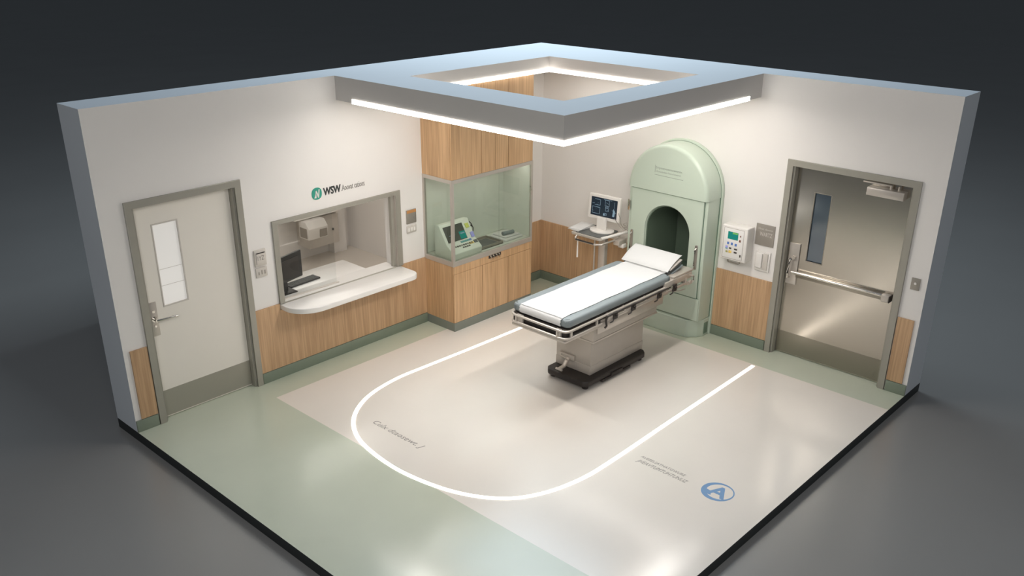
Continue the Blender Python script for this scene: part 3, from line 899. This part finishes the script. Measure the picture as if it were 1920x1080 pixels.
# body between base and hood
body_loop = [(SY0, 0.225), (SY1, 0.225), (SY1, 1.6585), (SY0, 1.6585)]
bore_loop = arch(A0, A1, BORE[2], BORE[3], zr=.30)
b = B(); b._merge(plate([body_loop, bore_loop], 0.243, 0.010, FX, (0.048, 0, 0), 4))
b.build('housing', MINT, sn)
# front door panel with opening, softly rounded lip
b = B(); b._merge(plate([[(1.672, 0.508), (2.646, 0.508), (2.646, 1.650), (1.672, 1.650)], arch(A0 - .004, A1 + .004, BORE[2], BORE[3], zr=.304)], 0.022, 0.010, FX, (0.2915, 0, 0), 4))
b.build('door_panel', MINT, sn)
b = B(); b._merge(plate([[(SY0 + .006, 0.230), (SY1 - .006, 0.230), (SY1 - .006, 0.500), (SY0 + .006, 0.500)]], 0.018, 0.008, FX, (0.2915, 0, 0), 3))
b.build('lower_panel', MINT, sn)
b = B(); b.box(0.2912, 0.301, 1.66, 2.66, 1.6505, 1.6585); b.build('upper_seam', MINTD, sn, sm=False)
b = B(); b.box(0.2912, 0.301, 1.66, 2.66, 0.5005, 0.5075); b.build('lower_seam', MINTD, sn, sm=False)
b = B(); b.box(0.2912, 0.298, 2.6465, 2.652, 0.51, 1.65); b.build('side_seam', MINTD, sn, sm=False)
b = B(); b._merge(plate([arch(SY0 - .008, SY1 + .008, 0.22, SPR), arch(A0 - .01, A1 + .01, BORE[2] - .01, BORE[3], zr=.30)], 0.0016, 0, FX, (0.0462, 0, 0))); b.build('gap_line', MINTD, sn, sm=False)  # slim dark plate added to draw the gap behind the hood
# hood
hood = arch(SY0 - .004, SY1 + .004, 1.662, SPR)
hood = [(SY0 - .004, 1.56), (SY1 + .004, 1.56)] + hood[2:]
b = B(); b.prism(hood, 'x', 0.048, 0.335, 0.045, 5, which='far')
bmesh.ops.bisect_plane(b.bm, geom=list(b.bm.verts) + list(b.bm.edges) + list(b.bm.faces), plane_co=(0, 0, 1.660), plane_no=(0, 0, 1), clear_inner=True)
bmesh.ops.holes_fill(b.bm, edges=[ed for ed in b.bm.edges if len(ed.link_faces) == 1])
b.build('hood', MINT, sn)
# base
bp = [(0.03, SY0 - .005), (0.335, SY0 + .06), (0.345, 1.85), (0.345, 2.42), (0.325, 2.56), (0.23, 2.66), (0.16, SY1 + .004), (0.048, SY1 + .004), (0.048, SY0)]
b = B(); b.prism(bp[1:], 'z', 0.0, 0.216, 0.008, 3)
b.build('base', MINT, sn)
B().box(0.075, 0.15, SY1 + .0045, SY1 + .010, 0.03, 0.17, 0.002).build('side_vent', MINTD, sn)
# bore liner going back through the wall
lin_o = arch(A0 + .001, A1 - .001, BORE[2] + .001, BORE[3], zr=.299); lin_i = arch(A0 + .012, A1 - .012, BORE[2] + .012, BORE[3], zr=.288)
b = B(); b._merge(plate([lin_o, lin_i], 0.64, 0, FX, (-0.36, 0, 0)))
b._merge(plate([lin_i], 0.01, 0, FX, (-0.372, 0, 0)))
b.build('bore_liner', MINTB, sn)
def grip(y, z0, z1, label):
    b = B()
    b._merge(plate([rrect(y - .019, y + .019, z0, z1, .018)], 0.008, 0.002, FX, (0.3138, 0, 0)))
    h_ = b.build('handle', GREYP, sn); h_['label'] = label
    c = B(); c.tube([(0.322, y, z0 + .035), (0.345, y, z0 + .05), (0.345, y, z1 - .05), (0.322, y, z1 - .035)], 0.008, 10)
    c.cyl((0.3218, y, z0 + .02), (0.326, y, z0 + .02), 0.008, 12); c.cyl((0.3218, y, z1 - .02), (0.326, y, z1 - .02), 0.008, 12)
    c.build('grip', CHROME, h_)
grip(1.705, 0.86, 1.14, 'chrome handle left of the opening')
grip(2.600, 0.855, 1.145, 'chrome handle right of the opening')
b = B(); b.box(0.2915, 0.300, 1.612, 1.628, 1.36, 1.49, 0.002); b.cyl((0.305, 1.628, 1.36), (0.305, 1.628, 1.49), 0.010, 14); b.box(0.312, 0.318, 1.632, 1.66, 1.365, 1.485, 0.001)
b.build('hinge', CHROME, sn)
tx = B()
tx._merge(letters('Sriymtvoemcwwsix', 0.35, 0.036, FX, (0.3352, 1.995, 1.916), 0.001))
tx._merge(letters('Ecosdstiem bara hoxovn', 0.32, 0.020, FX, (0.3352, 2.01, 1.886), 0.001))
tx._merge(plate([[(1.985, 1.852), (2.365, 1.847), (2.365, 1.852), (1.985, 1.857)]], 0.001, 0, FX, (0.3352, 0, 0)))
tx._merge(plate([[(1.985, 1.88), (1.990, 1.88), (1.990, 1.965), (1.985, 1.965)]], 0.001, 0, FX, (0.3352, 0, 0)))
tx.build('nameplate_lettering', INKM, sn, sm=False)

# ------------------------------------------------------------------ operating table
ot = thing('examination_table', 'operating table with white sheet over grey-blue pad on a dark wheeled base', 'table', (1.6, 2.3, 0))
b = B()
outl = [(1.13, 2.07), (1.18, 2.02), (2.17, 2.02), (2.225, 2.07), (2.225, 2.535), (2.175, 2.585), (1.18, 2.585), (1.13, 2.535)]
b.prism(outl, 'z', 0.040, 0.105, 0.014, 3)
b.build('base_plate', DARK, ot)
for x, y in ((1.20, 2.09), (2.15, 2.09), (1.20, 2.52), (2.15, 2.52)):
    b = B(); b.cyl((x, y, 0.0), (x, y, 0.032), 0.035, 20, bev=0.005); b.box(x - .045, x + .045, y - .04, y + .04, 0.028, 0.042, 0.004)
    b.build('foot', DARK, ot)
b = B(); b.box(1.45, 1.95, 2.545, 2.595, 0.020, 0.045, 0.005); b.box(1.60, 1.80, 2.575, 2.60, 0.045, 0.075, 0.004)
b.build('base_rail', DARK, ot)
b = B(); b.box(1.12, 2.05, 2.035, 2.50, 0.1055, 0.502, 0.006, 2)
b.box(1.117, 2.053, 2.032, 2.503, 0.1055, 0.205, 0.003, 2)
b.build('column', BODY, ot)
b = B(); b.box(0.96, 2.09, 1.985, 2.555, 0.503, 0.700, 0.008, 2)
b.build('column_cover', BODY, ot)
b = B(); b.box(0.955, 2.095, 1.98, 2.56, 0.4995, 0.520, 0.003)
for x in (1.0, 1.15): b.cyl((x, 2.5605, 0.60), (x, 2.566, 0.60), 0.010, 12)
b.build('cover_trim', BODYL, ot)
# pedal
b = B(); b.box(2.0535, 2.075, 2.10, 2.30, 0.205, 0.265, 0.004)
b.tube([(2.075, 2.12, 0.24), (2.10, 2.14, 0.235), (2.11, 2.26, 0.225)], 0.006, 8)
b.build('pedal_bracket', BODYL, ot)
b = B(); b.prism([(2.065, 0.225), (2.08, 0.235), (2.15, 0.165), (2.235, 0.155), (2.235, 0.140), (2.14, 0.148)], 'y', 2.20, 2.245, 0.003)
b.cyl((2.225, 2.18, 0.147), (2.225, 2.265, 0.147), 0.012, 12)
b.build('foot_pedal', BODYL, ot)
# frame: foot-end double tubes
X1, YL, YR = 2.675, 1.935, 2.672
def uframe(z, r, x_in=1.0, inset=0.0):
    p = [(x_in, YL + inset, z), (X1 - .09, YL + inset, z)]
    for k in range(1, 7):
        a = math.radians(90 * k / 6); p.append((X1 - .07 + .07 * math.sin(a) - inset, YL + inset + .07 - .07 * math.cos(a), z))
    for k in range(0, 7):
        a = math.radians(90 * k / 6); p.append((X1 - .07 + .07 * math.cos(a) - inset, YR - inset - .07 + .07 * math.sin(a), z))
    p.append((x_in, YR - inset, z))
    return p
b = B(); b.tube(uframe(0.846, 0.014), 0.014, 10); b.tube(uframe(0.770, 0.014, 2.12), 0.014, 10)
for x, y in ((2.60, YL), (2.60, YR), (X1, 2.02), (X1, 2.56), (2.2, YR), (2.2, YL)): b.box(x - .012, x + .012, y - .010, y + .010, 0.770, 0.846, 0.002)
b.build('end_frame', BODYL, ot)
b = B(); b.box(2.10, 2.655, 1.96, 2.645, 0.752, 0.862, 0.004)
b.build('leg_section', DARK, ot)
b = B(); b.box(2.10, 2.668, 1.950, 2.655, 0.722, 0.751, 0.006, 2); b.box(2.54, 2.672, 2.02, 2.10, 0.752, 0.86, 0.003); b.box(2.54, 2.674, 2.54, 2.60, 0.752, 0.86, 0.003)
b.build('lower_tray', BODYL, ot)
# slide block and chassis
b = B(); b.box(1.02, 2.12, 1.965, 2.64, 0.701, 0.800, 0.006, 2)
b.box(1.00, 2.14, 2.641, 2.652, 0.655, 0.765, 0.003)
b.build('chassis', BODYL, ot)
b = B(); b.box(0.86, 2.2, 1.955, 2.655, 0.801, 0.866, 0.004)
b.build('slide_block', DARK, ot)
# side rails with clamps
for y, nm in ((YR + .012, 1), (YL - .012, 0)):
    b = B(); b.box(0.52, 2.08, y - .008, y + .008, 0.780, 0.808, 0.003)
    for x in (0.62, 1.0, 1.38, 1.75, 2.02): b.box(x - .014, x + .014, y - .03 if nm else y - .006, y + .006 if nm else y + .03, 0.785, 0.858, 0.003)
    b.build('side_rail', BODYL, ot)
for x in (1.15, 1.62, 1.93, 0.86):
    b = B(); b.box(x - .035, x + .035, YR + .0205, YR + .036, 0.775, 0.855, 0.004)
    b.cyl((x, YR + .036, 0.82), (x, YR + .055, 0.82), 0.014, 14, bev=0.003)
    b.tube([(x + .02, YR + .03, 0.79), (x + .05, YR + .035, 0.765), (x + .09, YR + .032, 0.76)], 0.007, 8)
    b.build('rail_clamp', DARK, ot)
b = B(); b.tube([(2.06, YR + .03, 0.84), (2.02, YR + .035, 0.85), (1.90, YR + .032, 0.845), (1.72, YR + .035, 0.852), (1.5, YR + .03, 0.842), (1.30, YR + .034, 0.85), (1.0, YR + .03, 0.845)], 0.009, 8)
b.tube([(2.07, YR + .028, 0.85), (2.085, YR + .030, 0.80), (2.07, YR + .028, 0.74), (2.10, YR + .03, 0.73)], 0.011, 8)
b.build('control_cable', DARK, ot)
b = B(); b.tube([(2.50, 1.99, 0.735), (2.53, 1.99, 0.70), (2.56, 2.03, 0.685), (2.56, 2.10, 0.685), (2.53, 2.14, 0.70), (2.52, 2.15, 0.73)], 0.008, 8)
b.build('release_loop', DARK, ot)
# pad
b = B(); b.prism(rrect(0.885, 2.645, 1.928, 2.668, 0.06, 8), 'z', 0.868, 0.958, 0.030, 4)
b.build('mattress_pad', PAD, ot)
# head section
b = B(); b.box(0.50, 1.02, 1.97, 2.685, 0.835, 0.905, 0.006); b.box(0.47, 0.86, 1.985, 2.68, 0.906, 0.930, 0.005)
b.build('head_frame', BODYL, ot)
b = B(); b.box(0.56, 0.90, 2.66, 2.684, 0.775, 0.80, 0.004); b.tube([(0.50, 2.69, 0.86), (0.47, 2.69, 0.84), (0.47, 2.69, 0.79), (0.52, 2.69, 0.77), (0.60, 2.685, 0.775)], 0.010, 8)
b.cyl((0.55, 2.686, 0.80), (0.55, 2.71, 0.80), 0.020, 16, bev=0.004)
b.build('head_bracket', BODYL, ot)
b = B(); b.box(0.82, 0.90, 2.52, 2.60, 0.70, 0.83, 0.004); b.tube([(0.86, 2.60, 0.74), (0.70, 2.66, 0.72), (0.62, 2.68, 0.725)], 0.007, 8)
b.build('tilt_lever', BODYL, ot)
def wedge(x0, z0, x1, z1, th, y0, y1, m, name, bev=0.015, par=ot):
    d = Vector((x1 - x0, 0, z1 - z0)); n = Vector((-d.z, 0, d.x)).normalized()
    if n.z < 0: n = -n
    pl = [(x0, z0), (x1, z1), (x1 - n.x * th, z1 - n.z * th), (x0 - n.x * th, z0 - n.z * th)]
    return B().prism(pl, 'y', y0, y1, bev, 3).build(name, m, par)
wedge(0.86, 0.962, 0.60, 1.030, 0.028, 1.995, 2.60, MID, 'head_pad', 0.008)
wedge(0.80, 0.940, 0.58, 0.988, 0.024, 2.02, 2.61, PAD, 'wedge_cushion', 0.008)

# sheet (own thing, lies on the pad) : strip with drooped foot end and lifted head part
st = bmesh.new()
prof = [(2.658, 0.885), (2.662, 0.915), (2.655, 0.945), (2.635, 0.9615), (2.60, 0.9645), (2.2, 0.9640), (1.7, 0.9645), (1.2, 0.964), (0.93, 0.965), (0.90, 0.966)]
fine = catmull(prof, 6)
ny = 24; grid = []
for i, (x, z) in enumerate(fine):
    row = []
    for j in range(ny + 1):
        t = j / ny
        y = 2.045 + 0.535 * t + (0.004 * math.sin(i * 0.9) if j in (0, ny) else 0)
        dz = 0.0012 * math.sin(x * 23 + y * 9) * math.sin(y * 31) + 0.0008 * math.sin(x * 61)
        row.append(st.verts.new((x, y, z + dz + 0.001)))
    grid.append(row)
for i in range(len(grid) - 1):
    for j in range(ny): st.faces.new((grid[i][j], grid[i + 1][j], grid[i + 1][j + 1], grid[i][j + 1]))
bmesh.ops.recalc_face_normals(st, faces=st.faces)
if sum(f_.normal.z for f_ in st.faces) < 0: bmesh.ops.reverse_faces(st, faces=st.faces)
bmesh.ops.solidify(st, geom=list(st.faces), thickness=0.004)
o = from_bm(st, 'sheet', SHEET, None, True)
tag(o, 'white sheet laid lengthwise over the operating table pad', 'sheet')
pl = thing('pillow', 'flat white pillow raised at the head end of the operating table', 'pillow', (0.73, 2.3, 0.98))
d = Vector((0.60 - 0.885, 0, 1.092 - 0.972))
b = B(); bb = bmesh.new()
nu, nv = 16, 20; top = []; bot = []
for i in range(nu + 1):
    tr_, br_ = [], []
    for j in range(nv + 1):
        s = i / nu; t = j / nv
        edge = min(1, min(s, 1 - s) * 7) ** 0.5 * min(1, min(t, 1 - t) * 9) ** 0.5
        x = 0.885 + d.x * s; z = 0.972 + d.z * s + 0.018 * math.sin(s * math.pi)
        y = 1.985 + 0.625 * t - 0.012 * s
        n = Vector((0.39, 0, 0.92))
        tr_.append(bb.verts.new(Vector((x, y, z)) + n * (0.004 + 0.020 * edge)))
        br_.append(bb.verts.new(Vector((x, y, z)) + n * (0.002 - 0.004 * edge)))
    top.append(tr_); bot.append(br_)
for i in range(nu):
    for j in range(nv):
        bb.faces.new((top[i][j], top[i + 1][j], top[i + 1][j + 1], top[i][j + 1])); bb.faces.new((bot[i][j], bot[i][j + 1], bot[i + 1][j + 1], bot[i + 1][j]))
for i in range(nu):
    for j, sgn in ((0, 1), (nv, -1)): bb.faces.new((top[i][j], bot[i][j], bot[i + 1][j], top[i + 1][j]))
for j in range(nv):
    for i in (0, nu): bb.faces.new((top[i][j], top[i][j + 1], bot[i][j + 1], bot[i][j]))
bmesh.ops.recalc_face_normals(bb, faces=bb.faces)
b._merge(bb); b.build('cushion', SHEET, pl)
wedge(0.84, 0.990, 0.615, 1.058, 0.014, 2.02, 2.615, OFFW, 'pillow_hem', 0.004, pl)

# ------------------------------------------------------------------ monitor cart
ca = thing('equipment_cart', 'steel pole cart with grey top tray left of the mint scanner', 'cart', (0.42, 1.30, 0))
b = B(); b.prism(rrect(0.17, 0.60, 0.99, 1.46, 0.05, 6), 'z', 0.992, 1.020, 0.005, 2)
b.build('tray', BODYL, ca)
b = B(); b.prism(rrect(0.20, 0.575, 1.05, 1.435, 0.03, 5), 'z', 1.0205, 1.028, 0.002, 2)
b.build('tray_mat', MID, ca)
b = B(); b.tube([(0.60, 1.10, 0.995), (0.625, 1.10, 0.97), (0.64, 1.12, 0.955), (0.64, 1.42, 0.955), (0.60, 1.48, 0.958), (0.35, 1.49, 0.96)], 0.012, 10)
b.build('push_handle', ALU, ca)
b = B(); b.tube([(0.655, 1.13, 0.965), (0.658, 1.40, 0.965)], 0.010, 10)
b.build('handle_grip', DARK, ca)
b = B(); b.box(0.36, 0.43, 1.30, 1.40, 0.03, 0.992, 0.012, 3); b.cyl((0.46, 1.27, 0.05), (0.46, 1.27, 0.99), 0.010, 12)
b.build('pole', ALU, ca)
b = B()
for dx, dy in ((.22, 0), (-.22, 0), (0, .2), (0, -.22)): b.box(min(0.395, 0.395 + dx) - .02, max(0.395, 0.395 + dx) + .02, min(1.35, 1.35 + dy) - .02, max(1.35, 1.35 + dy) + .02, 0.06, 0.095, 0.008)
b.build('foot_cross', ALU, ca)
for dx, dy in ((.22, 0), (-.22, 0), (0, .2), (0, -.22)):
    x, y = 0.395 + dx, 1.35 + dy
    b = B(); b.cyl((x - .012, y, 0.03), (x + .012, y, 0.03), 0.030, 20, bev=0.004); b.cyl((x, y, 0.03), (x, y, 0.065), 0.008, 10)
    b.build('caster', DARK, ca)
# side arm to the right with fittings
b = B(); b.tube([(0.56, 1.44, 1.015), (0.42, 1.50, 1.03), (0.26, 1.55, 1.045), (0.12, 1.575, 1.05)], 0.018, 12)
b.build('side_arm', WHITE, ca)
b = B(); b.box(0.20, 0.36, 1.47, 1.56, 0.90, 0.965, 0.01, 3); b.cyl((0.28, 1.50, 0.965), (0.28, 1.50, 1.02), 0.012, 12)
b.build('arm_bracket', ALU, ca)
b = B(); b.box(0.22, 0.30, 1.50, 1.58, 0.86, 0.91, 0.01, 3)
b.build('arm_box', WHITE, ca)
wd = thing('hanging_wand', 'thin white wand hanging from the cart handle', 'wand', (0.655, 1.17, 0.95))
b = B(); b.cyl((0.66, 1.165, 0.946), (0.66, 1.165, 0.745), 0.007, 12, r2=0.011, bev=0.001); b.tube([(0.66, 1.165, 0.946), (0.655, 1.162, 0.975), (0.656, 1.162, 0.982)], 0.004, 8)
b.build('rod', WHITE, wd)

# stack of papers at the left end
pr = thing('paper_stack', 'small stack of white papers hanging over the cart tray edge', 'papers', (0.42, 1.02, 1.02))
for k in range(3):
    rm = Matrix.Translation((0.40, 1.01, 0)) @ Matrix.Rotation(math.radians(6 * k - 4), 4, 'Z') @ Matrix.Translation((-0.40, -1.01, 0))
    B().box(0.25, 0.56, 0.93, 1.10, 1.0285 + k * .009, 1.0370 + k * .009, 0.002, mtx=rm).build('sheets', SHEET, pr)

# monitor on the cart (faces +x, turned slightly)
mt = thing('medical_monitor', 'white screen monitor showing blue line scans on the cart', 'monitor', (0.36, 1.27, 1.028))
RM = Matrix.Translation((0.36, 1.27, 0)) @ Matrix.Rotation(math.radians(3), 4, 'Z') @ Matrix.Rotation(math.radians(-4), 4, 'Y') @ Matrix.Translation((-0.36, -1.27, 0))
b = B(); b._merge(plate([rrect(1.045, 1.498, 1.155, 1.460, .018)], 0.045, 0.006, FX, (0.35, 0, 0)), 0, RM)
b.build('bezel', WHITE, mt)
b = B(); b.box(0.3935, 0.398, 1.083, 1.460, 1.198, 1.424, mtx=RM)
scn = b.build('screen', SCREEN, mt, sm=False)
b = B()
def ln(y0, z0, y1, z1, th=0.0035):
    dy, dz = y1 - y0, z1 - z0; l_ = math.hypot(dy, dz); ny_, nz_ = -dz / l_ * th / 2, dy / l_ * th / 2
    b._merge(plate([[(y0 + ny_, z0 + nz_), (y1 + ny_, z1 + nz_), (y1 - ny_, z1 - nz_), (y0 - ny_, z0 - nz_)]], 0.0008, 0, FX, (0.3982, 0, 0)), 0, RM)
rs = random.Random(7)
def sketch(y0, y1, z0, z1, n):
    ln(y0, z0, y1, z0); ln(y0, z1, y1, z1); ln(y1, z0, y1, z1)
    if n > 2: ln(y0, z0, y0, z1)
    for k in range(n):
        a = rs.uniform(y0, y1); c = rs.uniform(z0, z1); ln(a, c, min(a + rs.uniform(.01, .04), y1), c + rs.uniform(-.012, .012), .002)
sketch(1.135, 1.215, 1.33, 1.40, 2); sketch(1.105, 1.215, 1.225, 1.305, 3); ln(1.10, 1.345, 1.135, 1.345)
sketch(1.285, 1.345, 1.335, 1.405, 5); sketch(1.295, 1.340, 1.275, 1.325, 5); sketch(1.275, 1.315, 1.222, 1.245, 4)
ln(1.265, 1.412, 1.38, 1.412); ln(1.415, 1.23, 1.42, 1.40, .002); ln(1.39, 1.30, 1.45, 1.27)
b._merge(plate([[(1.40, 1.225), (1.43, 1.225), (1.435, 1.29), (1.41, 1.32)]], 0.0006, 0, FX, (0.3982, 0, 0)), 0, RM)
b._merge(plate([[(1.268, 1.215), (1.29, 1.215), (1.29, 1.24), (1.268, 1.24)]], 0.0006, 0, FX, (0.3982, 0, 0)), 0, RM)
b.build('scan_lines', TRACE, scn, sm=False)
b = B(); b.box(0.325, 0.355, 1.20, 1.34, 1.045, 1.20, 0.01, 3)
b.build('stand_neck', WHITE, mt)
b = B(); b.prism([(0.34 + 0.13 * math.cos(2 * math.pi * k / 32), 1.28 + 0.16 * math.sin(2 * math.pi * k / 32)) for k in range(32)], 'z', 1.0285, 1.048, 0.006, 2)
b.build('stand_foot', WHITE, mt)
b = B(); b.tube([(0.34, 1.51, 1.30), (0.33, 1.535, 1.24), (0.33, 1.55, 1.17), (0.30, 1.57, 1.12), (0.27, 1.60, 1.13), (0.26, 1.585, 1.18), (0.28, 1.55, 1.16), (0.25, 1.56, 1.09), (0.22, 1.60, 1.07)], 0.004, 8)
b.tube([(0.34, 1.46, 1.22), (0.30, 1.52, 1.12), (0.28, 1.57, 1.08), (0.25, 1.59, 1.11), (0.27, 1.56, 1.15)], 0.004, 8)
tag(b.build('cable', GREYP), 'thin grey coiled cable between the cart monitor and the scanner', 'cable')

# ------------------------------------------------------------------ wall control box
bx = thing('wall_control_box', 'white wall-mounted control box with coloured keys right of the scanner', 'control box', (0.08, 2.96, 1.0))
B().box(0.001, 0.150, 2.805, 3.125, 1.010, 1.408, 0.014, 3).build('housing', WHITE, bx)
b = B(); b._merge(plate([rrect(2.835, 3.085, 1.03, 1.380, .008), rrect(2.838, 3.082, 1.033, 1.377, .006)], 0.0012, 0, FX, (0.1502, 0, 0)))
b.build('front_seam', GREYP, bx, sm=False)
fp_ = B().box(0.1502, 0.153, 2.842, 3.078, 1.037, 1.373, 0.001).build('front_panel', COUNTER, bx)
so = B().box(0.153, 0.155, 2.888, 3.015, 1.255, 1.340).build('display', TEALS, fp_, sm=False)
B().box(0.153, 0.1556, 2.945, 3.010, 1.318, 1.338).build('status_bar', LIME, fp_, sm=False)
def key(y, z, wy, wz, m): B().box(0.153, 0.158, y - wy, y + wy, z - wz, z + wz, 0.0015).build('key', m, fp_)
key(2.900, 1.205, .012, .014, KEYB); key(2.948, 1.205, .011, .014, KEYB); key(2.996, 1.200, .012, .014, KEYB)
key(2.886, 1.160, .014, .012, KEYV); key(2.886, 1.142, .014, .007, KEYT)
key(2.932, 1.150, .014, .009, KEYD); key(3.000, 1.150, .018, .009, KEYD)
key(2.892, 1.105, .012, .010, KEYG); key(2.934, 1.110, .018, .014, KEYY); key(3.000, 1.112, .018, .009, KEYD)
key(3.045, 1.310, .006, .010, KEYR); key(3.042, 1.255, .010, .013, KEYR); key(3.062, 1.085, .008, .014, KEYD)
b = B(); b.tube([(0.05, 2.86, 1.009), (0.05, 2.86, 0.965), (0.06, 2.87, 0.955), (0.06, 3.00, 0.955), (0.05, 3.01, 0.965), (0.05, 3.01, 1.009)], 0.008, 10)
b.build('lower_bracket', GREYP, bx)

def rplate(label, y0, y1, z0, z1, m, name, cat, d=0.012):
    t = thing(name, label, cat, (0, (y0 + y1) / 2, z0))
    B().box(0.001, d, y0, y1, z0, z1, 0.002).build('plate', m, t)
    return t
t = rplate('square grey metal sign beside the steel door frame above the switch', 3.145, 3.368, 1.218, 1.458, GREYP, 'wall_sign', 'sign')
from_bm(letters('WARTZ', 0.15, 0.045, FX, (0.012, 3.195, 1.325), 0.0008, offset=0.005), 'lettering', OFFW, t)
from_bm(letters('Hoxt denote', 0.17, 0.022, FX, (0.012, 3.175, 1.395), 0.0006), 'small_lettering', OFFW, t)
t = rplate('white rocker light switch between control box and steel door', 3.180, 3.355, 0.930, 1.155, WHITE, 'light_switch', 'switch', 0.022)
B().box(0.022, 0.045, 3.195, 3.270, 0.965, 1.135, 0.008, 3).build('rocker', WHITE, t)
B().box(0.022, 0.032, 3.278, 3.335, 0.95, 1.14, 0.004).build('cover', OFFW, t)
t = rplate('small grey button plate right of the steel door', 4.875, 4.960, 1.147, 1.268, GREYP, 'button_plate', 'switch', 0.014)
B().cyl((0.014, 4.918, 1.215), (0.022, 4.918, 1.215), 0.013, 16, bev=0.002).build('button', WHITE, t)
